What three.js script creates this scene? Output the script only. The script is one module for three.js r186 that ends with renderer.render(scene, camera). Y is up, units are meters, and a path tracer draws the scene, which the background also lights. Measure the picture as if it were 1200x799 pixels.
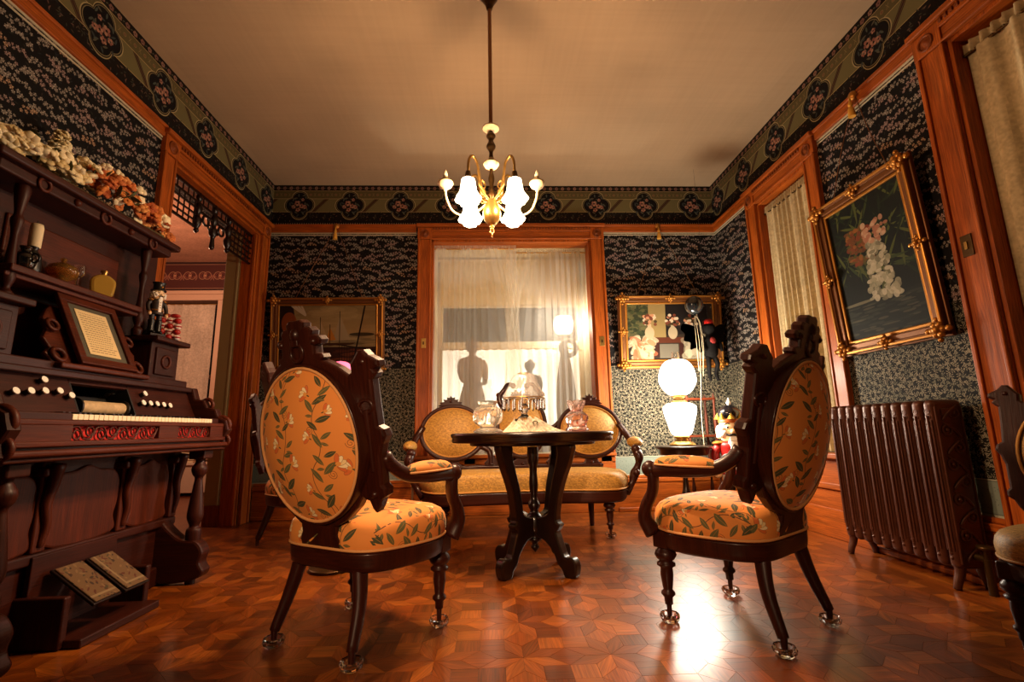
import * as THREE from 'three';
import { RoundedBoxGeometry } from 'three/addons/geometries/RoundedBoxGeometry.js';
import { mergeGeometries, toCreasedNormals } from 'three/addons/utils/BufferGeometryUtils.js';

// ---------------------------------------------------------------- camera, lights, exposure
const scene = new THREE.Scene();
scene.background = new THREE.Color(0x020203);
const camera = new THREE.PerspectiveCamera(2 * Math.atan(399.5 / 558.4) * 180 / Math.PI, 1200 / 799, 0.05, 60);
camera.rotation.order = 'YXZ';
camera.position.set(0, 0.715, 0);
camera.rotation.set(0.18305, -0.04354, -0.0189);
const renderer = new THREE.WebGLRenderer({ antialias: true });
renderer.toneMapping = THREE.LinearToneMapping;
renderer.toneMappingExposure = 1.0;
renderer.shadowMap.enabled = true;
const WARM = new THREE.Color().setRGB(1, 0.63, 0.35), LAMP = new THREE.Color().setRGB(1, 0.78, 0.52);
function pointLight(x, y, z, cd, color, size = 2) {
  const l = new THREE.PointLight(color, cd, 0, 2); l.position.set(x, y, z);
  l.castShadow = true; l.shadow.radius = size; l.shadow.bias = -0.002; scene.add(l); return l;
}

// ---------------------------------------------------------------- helpers
const rand = (s => () => { s |= 0; s = s + 0x6D2B79F5 | 0; let t = Math.imul(s ^ s >>> 15, 1 | s); t = t + Math.imul(t ^ t >>> 7, 61 | t) ^ t; return ((t ^ t >>> 14) >>> 0) / 4294967296; })(7);
const rr = (a, b) => a + (b - a) * rand();
const V = (x, y, z) => new THREE.Vector3(x, y, z);
const taken = {};
function numbered(n) { const k = taken[n] = (taken[n] ?? -1) + 1; return k ? n + '_' + String(k).padStart(3, '0') : n; }
function prep(g) {
  let q = g.index ? g.toNonIndexed() : g;
  for (const k of Object.keys(q.attributes)) if (!['position', 'normal', 'uv', 'color'].includes(k)) q.deleteAttribute(k);
  if (!q.attributes.normal) q.computeVertexNormals();
  return q;
}
// uv in metres, u along the grain axis
function grain(g, axis = 'y') {
  g = prep(g); const p = g.attributes.position, n = g.attributes.normal, uv = new Float32Array(p.count * 2), a = 'xyz'.indexOf(axis);
  const o = [0, 1, 2].filter(i => i !== a), P = [0, 0, 0], N = [0, 0, 0];
  for (let f = 0; f < p.count; f += 3) {
    N[0] = N[1] = N[2] = 0;
    for (let k = 0; k < 3; k++) { N[0] += n.getX(f + k); N[1] += n.getY(f + k); N[2] += n.getZ(f + k); }
    const b = N.map(Math.abs), m = b.indexOf(Math.max(...b));
    for (let k = 0; k < 3; k++) {
      P[0] = p.getX(f + k); P[1] = p.getY(f + k); P[2] = p.getZ(f + k);
      let u, v;
      if (m === a) { u = P[o[0]]; v = P[o[1]]; } else { u = P[a]; v = P[m === o[0] ? o[1] : o[0]]; }
      uv[(f + k) * 2] = u; uv[(f + k) * 2 + 1] = v;
    }
  }
  g.setAttribute('uv', new THREE.BufferAttribute(uv, 2)); return g;
}
function merge(list, axis) {
  list = list.flat(Infinity).filter(Boolean).map(prep);
  for (const g of list) if (!g.attributes.uv) g.setAttribute('uv', new THREE.BufferAttribute(new Float32Array(g.attributes.position.count * 2), 2));
  const g = list.length === 1 ? list[0] : mergeGeometries(list);
  return axis ? grain(g, axis) : g;
}
function mesh(name, geo, mat, parent, axis = 'y') {
  const g = Array.isArray(geo) ? merge(geo, axis) : (axis ? grain(geo, axis) : geo);
  const m = new THREE.Mesh(g, mat); m.name = name; m.castShadow = m.receiveShadow = true;
  if (parent) parent.add(m); return m;
}
function tag(o, label, category, group, kind) {
  o.userData = { label, category }; if (group) o.userData.group = group; if (kind) o.userData.kind = kind;
  if (!o.parent) scene.add(o); return o;
}
function thing(name, label, category, [x, y, z] = [0, 0, 0], turn = 0, group) {
  const o = new THREE.Group(); o.name = numbered(name); o.position.set(x, y, z); o.rotation.y = turn; scene.add(o);
  return tag(o, label, category, group);
}
function struct(name, geo, mat, label, category, axis = 'y', parent) {
  const m = mesh(name, geo, mat, parent || scene, axis);
  if (!parent) m.userData = { kind: 'structure', label, category };
  return m;
}
const sg = (name, label, category) => { const g = new THREE.Group(); g.name = name; g.userData = { kind: 'structure', label, category }; scene.add(g); return g; };
const bx = (x0, x1, y0, y1, z0, z1) => new THREE.BoxGeometry(x1 - x0, y1 - y0, z1 - z0).translate((x0 + x1) / 2, (y0 + y1) / 2, (z0 + z1) / 2);
const rb = (x0, x1, y0, y1, z0, z1, r = 0.006, s = 2) => new RoundedBoxGeometry(x1 - x0, y1 - y0, z1 - z0, s, Math.min(r, (x1 - x0) / 2.01, (y1 - y0) / 2.01, (z1 - z0) / 2.01)).translate((x0 + x1) / 2, (y0 + y1) / 2, (z0 + z1) / 2);
const lathe = (pts, seg = 24) => new THREE.LatheGeometry(pts.map(p => new THREE.Vector2(Math.max(p[0], 0.0002), p[1])), seg);
// profile smoothed with a spline before turning
const slathe = (pts, seg = 24, n = 40) => new THREE.LatheGeometry(new THREE.SplineCurve(pts.map(p => new THREE.Vector2(p[0], p[1]))).getPoints(n).map(p => (p.x = Math.max(p.x, 0.0002), p)), seg);
const sph = (r, x = 0, y = 0, z = 0, a = 16, b = 12) => new THREE.SphereGeometry(r, a, b).translate(x, y, z);
const cyl = (r0, r1, h, x = 0, y = 0, z = 0, s = 16) => new THREE.CylinderGeometry(r0, r1, h, s).translate(x, y, z);
const tor = (r, t, x = 0, y = 0, z = 0, rx = 0, ry = 0, a = 8, b = 24) => new THREE.TorusGeometry(r, t, a, b).rotateX(rx).rotateY(ry).translate(x, y, z);
function sweep(pts, rad, n = 24, k = 10, closed = false) {   // tube of changing radius; rad(t) -> r or [ra, rb]
  const c = new THREE.CatmullRomCurve3(pts.map(p => V(...p)), closed, 'centripetal'), fr = c.computeFrenetFrames(n, closed), pos = [], idx = [];
  for (let i = 0; i <= n; i++) {
    const t = i / n, P = c.getPointAt(t), r = typeof rad === 'function' ? rad(t) : rad, [ra, rb_] = Array.isArray(r) ? r : [r, r];
    for (let j = 0; j < k; j++) {
      const a = j / k * Math.PI * 2, q = P.clone().addScaledVector(fr.normals[i], Math.cos(a) * ra).addScaledVector(fr.binormals[i], Math.sin(a) * rb_);
      pos.push(q.x, q.y, q.z);
    }
  }
  for (let i = 0; i < n; i++) for (let j = 0; j < k; j++) { const a = i * k + j, b = i * k + (j + 1) % k; idx.push(a, b, a + k, b, b + k, a + k); }
  if (!closed) for (const [i, f] of [[0, 1], [n, 0]]) {
    const P = c.getPointAt(i / n), o = pos.length / 3; pos.push(P.x, P.y, P.z);
    for (let j = 0; j < k; j++) { const a = i * k + j, b = i * k + (j + 1) % k; f ? idx.push(o, b, a) : idx.push(o, a, b); }
  }
  const g = new THREE.BufferGeometry(); g.setAttribute('position', new THREE.Float32BufferAttribute(pos, 3)); g.setIndex(idx); g.computeVertexNormals(); return g;
}
function shapeOf(pts, smooth) {
  const v = pts.map(p => new THREE.Vector2(p[0], p[1]));
  return new THREE.Shape(smooth ? new THREE.CatmullRomCurve3(v.map(p => V(p.x, p.y, 0)), true, 'centripetal').getPoints(smooth).slice(0, -1).map(p => new THREE.Vector2(p.x, p.y)) : v);
}
const mirrorPts = pts => [...pts, ...pts.slice().reverse().filter(p => Math.abs(p[0]) > 1e-6).map(p => [-p[0], p[1]])];
function ext(shape, depth, bevel = 0.005, holes = []) {   // extruded, centred on z = 0
  if (Array.isArray(shape)) shape = shapeOf(shape);
  for (const h of holes) shape.holes.push(h);
  const d = Math.max(depth - 2 * bevel, 0.0005);
  return new THREE.ExtrudeGeometry(shape, { depth: d, bevelEnabled: bevel > 0, bevelSize: bevel, bevelThickness: bevel, bevelSegments: 2, bevelOffset: -bevel, curveSegments: 20 }).translate(0, 0, -d / 2);
}
function ellipse(cx, cy, rx, ry, n = 48) { const p = new THREE.Path(); for (let i = 0; i < n; i++) { const a = -i / n * 2 * Math.PI; p[i ? 'lineTo' : 'moveTo'](cx + rx * Math.cos(a), cy + ry * Math.sin(a)); } p.closePath(); return p; }
// a stuffed oval: dome of given depth towards +z (or -z)
function dome(rx, ry, depth, cx = 0, cy = 0, cz = 0, pw = 2.4, nr = 8, na = 40) {
  const pos = [], idx = [];
  for (let i = 0; i <= nr; i++) { const r = i / nr, z = depth * (1 - Math.pow(r, pw)); for (let j = 0; j < na; j++) { const a = j / na * 2 * Math.PI; pos.push(cx + rx * r * Math.cos(a), cy + ry * r * Math.sin(a), cz + z); } }
  for (let i = 0; i < nr; i++) for (let j = 0; j < na; j++) { const a = i * na + j, b = i * na + (j + 1) % na; depth > 0 ? idx.push(a, a + na, b, b, a + na, b + na) : idx.push(a, b, a + na, b, b + na, a + na); }
  const g = new THREE.BufferGeometry(); g.setAttribute('position', new THREE.Float32BufferAttribute(pos, 3)); g.setIndex(idx); g.computeVertexNormals(); return g;
}
const ring = (rx, ry, t, cx, cy, cz, n = 48) => sweep(Array.from({ length: 24 }, (_, i) => { const a = i / 24 * 2 * Math.PI; return [cx + rx * Math.cos(a), cy + ry * Math.sin(a), cz]; }), t, n, 7, true);
// stacked copies of a plan contour [[x,z]...]: layers [[y, scale, (zshift)]...]
function layered(contour, layers, n = 56, cap = true) {
  const c = new THREE.CatmullRomCurve3(contour.map(p => V(p[0], 0, p[1])), true, 'centripetal').getPoints(n).slice(0, -1), m = c.length, pos = [], idx = [];
  let cz = 0; for (const p of c) cz += p.z / m;
  for (const [y, s] of layers) for (const p of c) pos.push(p.x * s, y, cz + (p.z - cz) * s);
  for (let i = 0; i < layers.length - 1; i++) for (let j = 0; j < m; j++) { const a = i * m + j, b = i * m + (j + 1) % m; idx.push(a, b, a + m, b, b + m, a + m); }
  if (cap) for (const [i, f] of [[0, 1], [layers.length - 1, 0]]) { const o = pos.length / 3; pos.push(0, layers[i][0], cz); for (let j = 0; j < m; j++) { const a = i * m + j, b = i * m + (j + 1) % m; f ? idx.push(o, b, a) : idx.push(o, a, b); } }
  const g = new THREE.BufferGeometry(); g.setAttribute('position', new THREE.Float32BufferAttribute(pos, 3)); g.setIndex(idx); g.computeVertexNormals();
  // make sure the outside faces out
  const N = g.attributes.normal, P = g.attributes.position; let s = 0; for (let j = 0; j < m; j++) s += N.getX(m + j) * P.getX(m + j) + N.getZ(m + j) * (P.getZ(m + j) - cz);
  if (s < 0) { const ix = g.index.array; for (let i = 0; i < ix.length; i += 3) { const t = ix[i]; ix[i] = ix[i + 1]; ix[i + 1] = t; } g.computeVertexNormals(); }
  return g;
}
const mirror = g => { g = prep(g.clone()); g.scale(-1, 1, 1); const p = g.attributes.position, n = g.attributes.normal; for (let i = 0; i < p.count; i += 3) for (const at of [p, n]) { const t = [at.getX(i), at.getY(i), at.getZ(i)]; at.setXYZ(i, at.getX(i + 1), at.getY(i + 1), at.getZ(i + 1)); at.setXYZ(i + 1, ...t); } return g; };
const sgn = (s, g) => s < 0 ? mirror(g) : g;

// ---------------------------------------------------------------- textures
function lattice(seed, w, h) { let s = seed; const a = new Float32Array(w * h); for (let i = 0; i < a.length; i++) { s = Math.imul(s ^ s >>> 13, 0x5bd1e995) + 0x9e3779b9 | 0; a[i] = ((s ^ s >>> 15) >>> 0) / 4294967296; } return (x, y) => { const X = Math.floor(x), Y = Math.floor(y), fx = x - X, fy = y - Y, u = fx * fx * (3 - 2 * fx), v = fy * fy * (3 - 2 * fy), m = (i, j) => a[((j % h + h) % h) * w + ((i % w + w) % w)]; return (m(X, Y) * (1 - u) + m(X + 1, Y) * u) * (1 - v) + (m(X, Y + 1) * (1 - u) + m(X + 1, Y + 1) * u) * v; }; }
function dataTex(w, h, fn, srgb = true) {
  const d = new Uint8Array(w * h * 4);
  for (let y = 0; y < h; y++) for (let x = 0; x < w; x++) { const c = fn(x / w, y / h), o = (y * w + x) * 4; d[o] = c[0] * 255; d[o + 1] = c[1] * 255; d[o + 2] = c[2] * 255; d[o + 3] = 255; }
  const t = new THREE.DataTexture(d, w, h); t.wrapS = t.wrapT = THREE.RepeatWrapping; t.magFilter = THREE.LinearFilter; t.minFilter = THREE.LinearMipmapLinearFilter; t.generateMipmaps = true;
  if (srgb) t.colorSpace = THREE.SRGBColorSpace; t.needsUpdate = true; return t;
}
function canvasTex(w, h, draw, mw = 1, mh = 1, wrap = true) {   // mw x mh: size of the print in metres
  const c = document.createElement('canvas'); c.width = w; c.height = h; const g = c.getContext('2d'); draw(g, w, h);
  const t = new THREE.CanvasTexture(c); t.colorSpace = THREE.SRGBColorSpace; if (wrap) t.wrapS = t.wrapT = THREE.RepeatWrapping;
  t.repeat.set(1 / mw, 1 / mh); t.needsUpdate = true; return t;
}
const nA = lattice(11, 8, 64), nB = lattice(12, 16, 128), nC = lattice(13, 32, 512), nD = lattice(14, 4, 8), nE = lattice(15, 64, 64), nF = lattice(16, 128, 128);
// wood grain along u, 1 m x 0.4 m, tones only
const woodTex = dataTex(1024, 512, (u, v) => {
  const w = v + 0.02 * (nD(u * 4, v * 8) - 0.5), ringv = 0.5 + 0.5 * Math.sin((w * 22 + 1.6 * nA(u * 8, w * 64 * 0.25)) * 6.283);
  let t = 0.55 + 0.07 * ringv + 0.16 * (nB(u * 16, w * 128) - 0.5) + 0.24 * (nC(u * 32, v * 512) - 0.5) + 0.16 * (nA(u * 8, w * 16) - 0.5);
  t = Math.min(1, Math.max(0.2, t + 0.2)); return [t, t * (0.96 + 0.04 * ringv), t * (0.92 + 0.06 * ringv)];
}); woodTex.repeat.set(0.8, 3.2);
const mottle = dataTex(512, 512, (u, v) => { const t = 0.86 + 0.1 * (nE(u * 64, v * 64) - 0.5) + 0.12 * (nD(u * 4, v * 8) - 0.5) + 0.1 * (nF(u * 128, v * 128) - 0.5); return [t, t, t]; });
const weave = dataTex(256, 256, (u, v) => { const t = 0.78 + 0.1 * Math.sin(u * 6.283 * 48) * Math.sin(v * 6.283 * 48) + 0.2 * (nF(u * 128, v * 64) - 0.5); return [t, t, t]; }); weave.repeat.set(8, 8);
// plaster with the weave of painted canvas lining
const plasterTex = dataTex(1024, 1024, (u, v) => {
  const t = 0.9 + 0.04 * (nE(u * 8, v * 8) - 0.5) + 0.02 * (nF(u * 128, v * 6) - 0.5) + 0.02 * (nF(u * 6 + 40, v * 128) - 0.5) + 0.05 * (nD(u * 4, v * 8) - 0.5);
  return [t, t * 0.985, t * 0.96];
}); plasterTex.repeat.set(0.5, 0.5);
// brocade for the sofa: soft cut-pile figure
const brocade = dataTex(512, 512, (u, v) => {
  const a = Math.sin(u * 6.283 * 3 + 2.2 * Math.sin(v * 6.283 * 2)), b = Math.sin(v * 6.283 * 4 + 2 * Math.sin(u * 6.283 * 3)), s = nF(u * 128, v * 128), q = nE(u * 32, v * 64);
  const t = 0.76 + 0.035 * a * b + 0.22 * (s - 0.5) + 0.26 * (q - 0.5); return [t, t * 0.97, t * 0.9];
}); brocade.repeat.set(4, 4);
function wrapDraw(g, w, h, x, y, r, fn) { for (const dx of [-w, 0, w]) for (const dy of [-h, 0, h]) { const X = x + dx, Y = y + dy; if (X > -r && X < w + r && Y > -r && Y < h + r) { g.save(); g.translate(X, Y); fn(g); g.restore(); } } }
function leafPath(g, L, W, c) { g.fillStyle = c; g.beginPath(); g.moveTo(0, 0); g.quadraticCurveTo(L * 0.45, -W, L, 0); g.quadraticCurveTo(L * 0.5, W * 0.8, 0, 0); g.fill(); }
// wall paper: pale sprays on black
const paperTex = canvasTex(2048, 2048, (g, w, h) => {
  g.fillStyle = '#0f0c0b'; g.fillRect(0, 0, w, h);
  const R = (s => () => (s = (s * 16807) % 2147483647) / 2147483647)(99);
  for (let i = 0; i < 700; i++) { const x = R() * w, y = R() * h, a = R() * 6.28; wrapDraw(g, w, h, x, y, 60, q => { q.rotate(a); leafPath(q, 40, 11, ['#25241d', '#2a221e', '#1d2023'][i % 3]); }); }
  const nx = 13, ny = 23;
  for (let j = 0; j < ny; j++) for (let i = 0; i < nx; i++) {
    const x = (i + (j % 2 ? 0.5 : 0) + (R() - 0.5) * 0.5) * w / nx, y = (j + (R() - 0.5) * 0.7) * h / ny, a = (R() - 0.5) * 0.9, f = R() < 0.5 ? -1 : 1, pick = R();
    const fl = Array.from({ length: 7 }, (_, k) => { const t = k / 6; return [(t - 0.5) * 128 + (R() - 0.5) * 14, (k % 2 ? -17 : 15) * (1 - 0.5 * t) + (R() - 0.5) * 12, 12 + R() * 7 - 4 * t]; });
    const col = pick < 0.14 ? ['#a5866a', '#7c5f49'] : pick < 0.4 ? ['#937b73', '#6f5a54'] : ['#91867a', '#6c6258'];
    wrapDraw(g, w, h, x, y, 120, q => {
      q.rotate(a); q.scale(f, 1);
      for (const [fx, fy, r] of fl) { for (let k = 0; k < 5; k++) { const t = k * 1.2566 + fx; q.fillStyle = k % 2 ? col[0] : col[1]; q.beginPath(); q.ellipse(fx + Math.cos(t) * r * 0.66, fy + Math.sin(t) * r * 0.66, r * 0.56, r * 0.36, t, 0, 7); q.fill(); } q.fillStyle = '#231a15'; q.beginPath(); q.arc(fx, fy, r * 0.22, 0, 7); q.fill(); }
    });
  }
}, 1.15, 1.15);
// dado paper: dense pale foliage on black
const dadoTex = canvasTex(1024, 1024, (g, w, h) => {
  g.fillStyle = '#12100c'; g.fillRect(0, 0, w, h);
  const R = (s => () => (s = (s * 16807) % 2147483647) / 2147483647)(431);
  for (let j = 0; j < 12; j++) for (let i = 0; i < 12; i++) {
    const x = (i + (j % 2) * 0.5) * w / 12, y = j * h / 12, a = R() * 6.28, f = R() < 0.5 ? 1 : -1, col = ['#857b65', '#746e5b', '#8b806a'][Math.floor(R() * 3)];
    wrapDraw(g, w, h, x, y, 90, q => {
      q.rotate(a); q.scale(1, f); q.strokeStyle = col; q.lineWidth = 3; q.beginPath(); q.moveTo(-52, 8); q.bezierCurveTo(-20, -34, 24, 26, 48, -16); q.stroke();
      for (let k = 0; k < 9; k++) { q.save(); q.translate(-48 + k * 12, Math.sin(k * 0.9) * 10 - 3); q.rotate((k % 2 ? 1 : -1) * (0.9 + 0.4 * Math.sin(k))); leafPath(q, 36, 11, col); q.restore(); }
    });
  }
}, 0.38, 0.38);
// frieze: quatrefoils between ruled bands
const friezeTex = canvasTex(1024, 884, (g, w, h) => {
  const R = (s => () => (s = (s * 16807) % 2147483647) / 2147483647)(77);
  g.fillStyle = '#17110f'; g.fillRect(0, 0, w, h);
  g.fillStyle = '#5c5439'; g.fillRect(0, h * 0.14, w, h * 0.2); g.fillStyle = '#6b6647'; g.fillRect(0, h * 0.34, w, h * 0.33);
  for (let k = 0; k < 8; k++) { const x = (k + 0.5) * w / 8; for (let m = 0; m < 5; m++) { g.fillStyle = k % 2 ? '#7d5b55' : '#8c6c62'; g.beginPath(); g.arc(x + 22 * Math.cos(m * 1.2566), h * 0.075 + 22 * Math.sin(m * 1.2566), 17, 0, 7); g.fill(); } g.fillStyle = '#33251f'; g.beginPath(); g.arc(x, h * 0.075, 9, 0, 7); g.fill(); g.fillStyle = '#4e5142'; g.beginPath(); g.ellipse(x + w / 16, h * 0.075, 20, 9, 0.6, 0, 7); g.fill(); }
  for (let k = 0; k < 12; k++) { const x = (k + 0.5) * w / 12; g.strokeStyle = '#8b7d57'; g.lineWidth = 5; if (k % 2) { g.beginPath(); g.moveTo(x - 20, h * 0.2); g.lineTo(x + 20, h * 0.28); g.moveTo(x + 20, h * 0.2); g.lineTo(x - 20, h * 0.28); g.stroke(); } else { g.fillStyle = '#74533f'; g.beginPath(); g.arc(x, h * 0.24, 22, 0, 7); g.fill(); g.stroke(); } }
  g.save(); g.beginPath(); g.rect(0, h * 0.34, w, h * 0.33); g.clip();
  for (const off of [-w, 0, w]) { for (const [d, lw, c] of [[0, 64, '#2e2119'], [0, 44, '#5b4433'], [0, 16, '#2a1d16']]) { g.strokeStyle = c; g.lineWidth = lw; g.beginPath(); g.moveTo(off + w * 0.72, h * 0.72); g.lineTo(off + w * 1.08, h * 0.28); g.stroke(); } }
  g.restore();
  g.strokeStyle = '#b4a276'; g.lineWidth = 7; for (const y of [0.14, 0.34, 0.67]) { g.beginPath(); g.moveTo(0, h * y); g.lineTo(w, h * y); g.stroke(); }
  for (let k = 0; k < 70; k++) { const x = R() * w, y = h * (0.7 + R() * 0.17), a = R() * 6.28; wrapDraw(g, w, h * 9, x, y, 40, q => { q.rotate(a); leafPath(q, 46, 14, ['#3d4038', '#51463a', '#6a4f47', '#2c3234'][k % 4]); }); }
  for (let k = 0; k < 22; k++) { const x = (k + 0.5) * w / 22; g.fillStyle = '#8d8074'; g.beginPath(); g.moveTo(x - 17, h * 0.985); g.lineTo(x, h * 0.93); g.lineTo(x + 17, h * 0.985); g.fill(); }
  const cx = w / 2, cy = h * 0.5, r = 150;
  const quat = s => { g.beginPath(); for (const [dx, dy] of [[0, -1], [1, 0], [0, 1], [-1, 0]]) { g.moveTo(cx, cy); g.arc(cx + dx * 140 * s, cy + dy * 150 * s, r * s * 1.08, 0, 7); } g.rect(cx - 142 * s, cy - 142 * s, 284 * s, 284 * s); };
  g.fillStyle = '#a79c78'; quat(1.03); g.fill(); g.fillStyle = '#2a2219'; quat(0.985); g.fill(); g.fillStyle = '#7c7458'; quat(0.93); g.fill(); g.fillStyle = '#110e10'; quat(0.895); g.fill();
  for (let k = 0; k < 26; k++) { const a = k * 2.4, d = 60 + 13 * Math.sqrt(k) * 2.3; g.save(); g.translate(cx + Math.cos(a) * d, cy + Math.sin(a) * d); g.rotate(a * 1.7); leafPath(g, 84, 30, ['#4b5450', '#3a4346', '#59564b'][k % 3]); g.restore(); }
  for (const [fx, fy, fr] of [[-50, -40, 38], [40, 20, 34], [-30, 100, 30], [110, 40, 26], [-120, 40, 26], [60, -120, 22]]) for (let m = 0; m < 5; m++) { g.fillStyle = ['#96695f', '#a8806f', '#82564f'][m % 3]; g.beginPath(); g.arc(cx + fx + fr * Math.cos(m * 1.2566 + fx), cy + fy + fr * Math.sin(m * 1.2566 + fx), fr * 0.62, 0, 7); g.fill(); }
}, 0.474, 0.41);
const borderTex = canvasTex(512, 512, (g, w, h) => {   // pale band above the skirting
  g.fillStyle = '#6f786c'; g.fillRect(0, 0, w, h); const R = (s => () => (s = (s * 16807) % 2147483647) / 2147483647)(5);
  for (let k = 0; k < 46; k++) { const x = R() * w, y = h * (0.12 + 0.76 * R()), a = R() * 6.28; wrapDraw(g, w, h * 9, x, y, 30, q => { q.rotate(a); leafPath(q, 30, 9, k % 2 ? '#3f4a40' : '#4b5148'); }); }
  g.fillStyle = '#a09d86'; g.fillRect(0, 0, w, 16); g.fillRect(0, h - 26, w, 26); g.fillStyle = '#47493e'; g.fillRect(0, 22, w, 8); g.fillRect(0, h - 44, w, 8);
}, 0.16, 0.16);
const farFriezeTex = canvasTex(1024, 512, (g, w, h) => {
  g.fillStyle = '#4a1d18'; g.fillRect(0, 0, w, h);
  for (let k = 0; k < 4; k++) { const x = (k + 0.5) * w / 4; for (const s of [-1, 1]) { g.strokeStyle = '#9a6a52'; g.lineWidth = 12; g.beginPath(); g.arc(x + s * 40, h * 0.45, 62, 0, 7); g.stroke(); g.strokeStyle = '#7b3a30'; g.lineWidth = 9; g.beginPath(); g.arc(x + s * 40, h * 0.45, 36, 0, 5); g.stroke(); } g.fillStyle = '#b07a5d'; g.beginPath(); g.arc(x, h * 0.45, 18, 0, 7); g.fill(); for (let m = 0; m < 6; m++) { g.save(); g.translate(x + w / 8, h * 0.5); g.rotate(m * 1.05); leafPath(g, 70, 20, '#8a5645'); g.restore(); } }
  g.fillStyle = '#2e100d'; g.fillRect(0, 0, w, 34); g.fillRect(0, h - 60, w, 60); g.fillStyle = '#a3745c'; g.fillRect(0, 38, w, 8); g.fillRect(0, h - 70, w, 8);
}, 0.8, 0.43);
// chair cover: flowering vines on apricot cloth
function vineTex(base, leaf, fl, bgn) {
  return canvasTex(1024, 1365, (g, w, h) => {
    g.fillStyle = base; g.fillRect(0, 0, w, h);
    const R = (s => () => (s = (s * 16807) % 2147483647) / 2147483647)(bgn);
    const stem = (x, y, pts) => wrapDraw(g, w, h, x, y, 420, q => { q.strokeStyle = leaf[2]; q.lineWidth = 5; q.beginPath(); q.moveTo(0, 0); for (const p of pts) q.quadraticCurveTo(...p); q.stroke(); });
    const leafAt = (x, y, a, L, c) => wrapDraw(g, w, h, x, y, 160, q => { q.rotate(a); leafPath(q, L, L * 0.36, c); q.strokeStyle = base; q.lineWidth = 1.6; q.beginPath(); q.moveTo(4, 0); q.lineTo(L * 0.85, 0); q.stroke(); });
    const flower = (x, y, a, s) => wrapDraw(g, w, h, x, y, 120, q => { q.rotate(a); q.scale(s, s); for (let k = -2; k <= 2; k++) { q.save(); q.rotate(k * 0.5); q.fillStyle = fl[Math.abs(k)]; q.beginPath(); q.ellipse(40, 0, 36, 17, 0, 0, 7); q.fill(); q.strokeStyle = leaf[2]; q.lineWidth = 1.5; q.stroke(); q.restore(); } q.fillStyle = fl[3]; q.beginPath(); q.ellipse(14, 0, 20, 15, 0, 0, 7); q.fill(); leafPath(q, -34, 12, leaf[0]); });
    for (let v = 0; v < 3; v++) {
      const x0 = w * (v + 0.35) / 3, y0 = h * (v * 0.37);
      stem(x0, y0, [[60, 90, 10, 190], [-70, 300, 30, 400]]); stem(x0 + 30, y0 + 400, [[90, 90, 10, 240], [-60, 330, 0, 480]]); stem(x0 + 10, y0 + 640, [[-70, 80, -30, 190], [40, 300, -40, 460], [-90, 560, -10, 725]]);
      for (let k = 0; k < 23; k++) {
        const t = k / 23, y = y0 + t * h, x = x0 + 42 * Math.sin(t * 11 + v), sd = k % 2 ? 1 : -1, a = sd > 0 ? -0.6 + (R() - 0.5) * 0.7 : 3.7 + (R() - 0.5) * 0.7;
        leafAt(x, y, a, 92 + R() * 56, leaf[Math.floor(R() * 2)]);
        if (k % 3 === 1) { leafAt(x, y + 24, a + 0.8 * sd, 66, leaf[1]); flower(x - sd * 92, y - 6, sd > 0 ? 3.5 : -0.4, 0.72 + R() * 0.3); }
        if (k % 5 === 3) wrapDraw(g, w, h, x, y, 140, q => { q.strokeStyle = leaf[2]; q.lineWidth = 3; q.beginPath(); for (let m = 0; m < 30; m++) { const b = m * 0.4, rd = 34 - m; q[m ? 'lineTo' : 'moveTo'](sd * 70 + rd * Math.cos(b), rd * Math.sin(b)); } q.stroke(); });
      }
    }
  }, 0.48, 0.64);
}
const vine = vineTex('#cf8138', ['#3d3f22', '#57542c', '#4a3320'], ['#dcc08c', '#e3cda0', '#c4622a', '#d08a3e'], 17);
const carpetTex = canvasTex(256, 256, (g, w, h) => { g.fillStyle = '#a98a63'; g.fillRect(0, 0, w, h); const R = (s => () => (s = (s * 16807) % 2147483647) / 2147483647)(3); for (let k = 0; k < 120; k++) { g.fillStyle = ['#5a4636', '#8a4a33', '#c4a880', '#6f6a4c'][k % 4]; g.beginPath(); g.ellipse(R() * w, R() * h, 4 + R() * 10, 3 + R() * 4, R() * 3, 0, 7); g.fill(); } g.strokeStyle = '#d7c6a4'; g.lineWidth = 10; g.strokeRect(14, 14, w - 28, h - 28); }, 0.2, 0.2);
const laceTex = dataTex(256, 256, (u, v) => { const a = Math.sin(u * 6.283 * 6) * Math.sin(v * 6.283 * 6), b = nE(u * 32, v * 32), t = 0.8 + 0.12 * a + 0.2 * (b - 0.5); return [t, t, t]; }); laceTex.repeat.set(5, 5);

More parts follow.
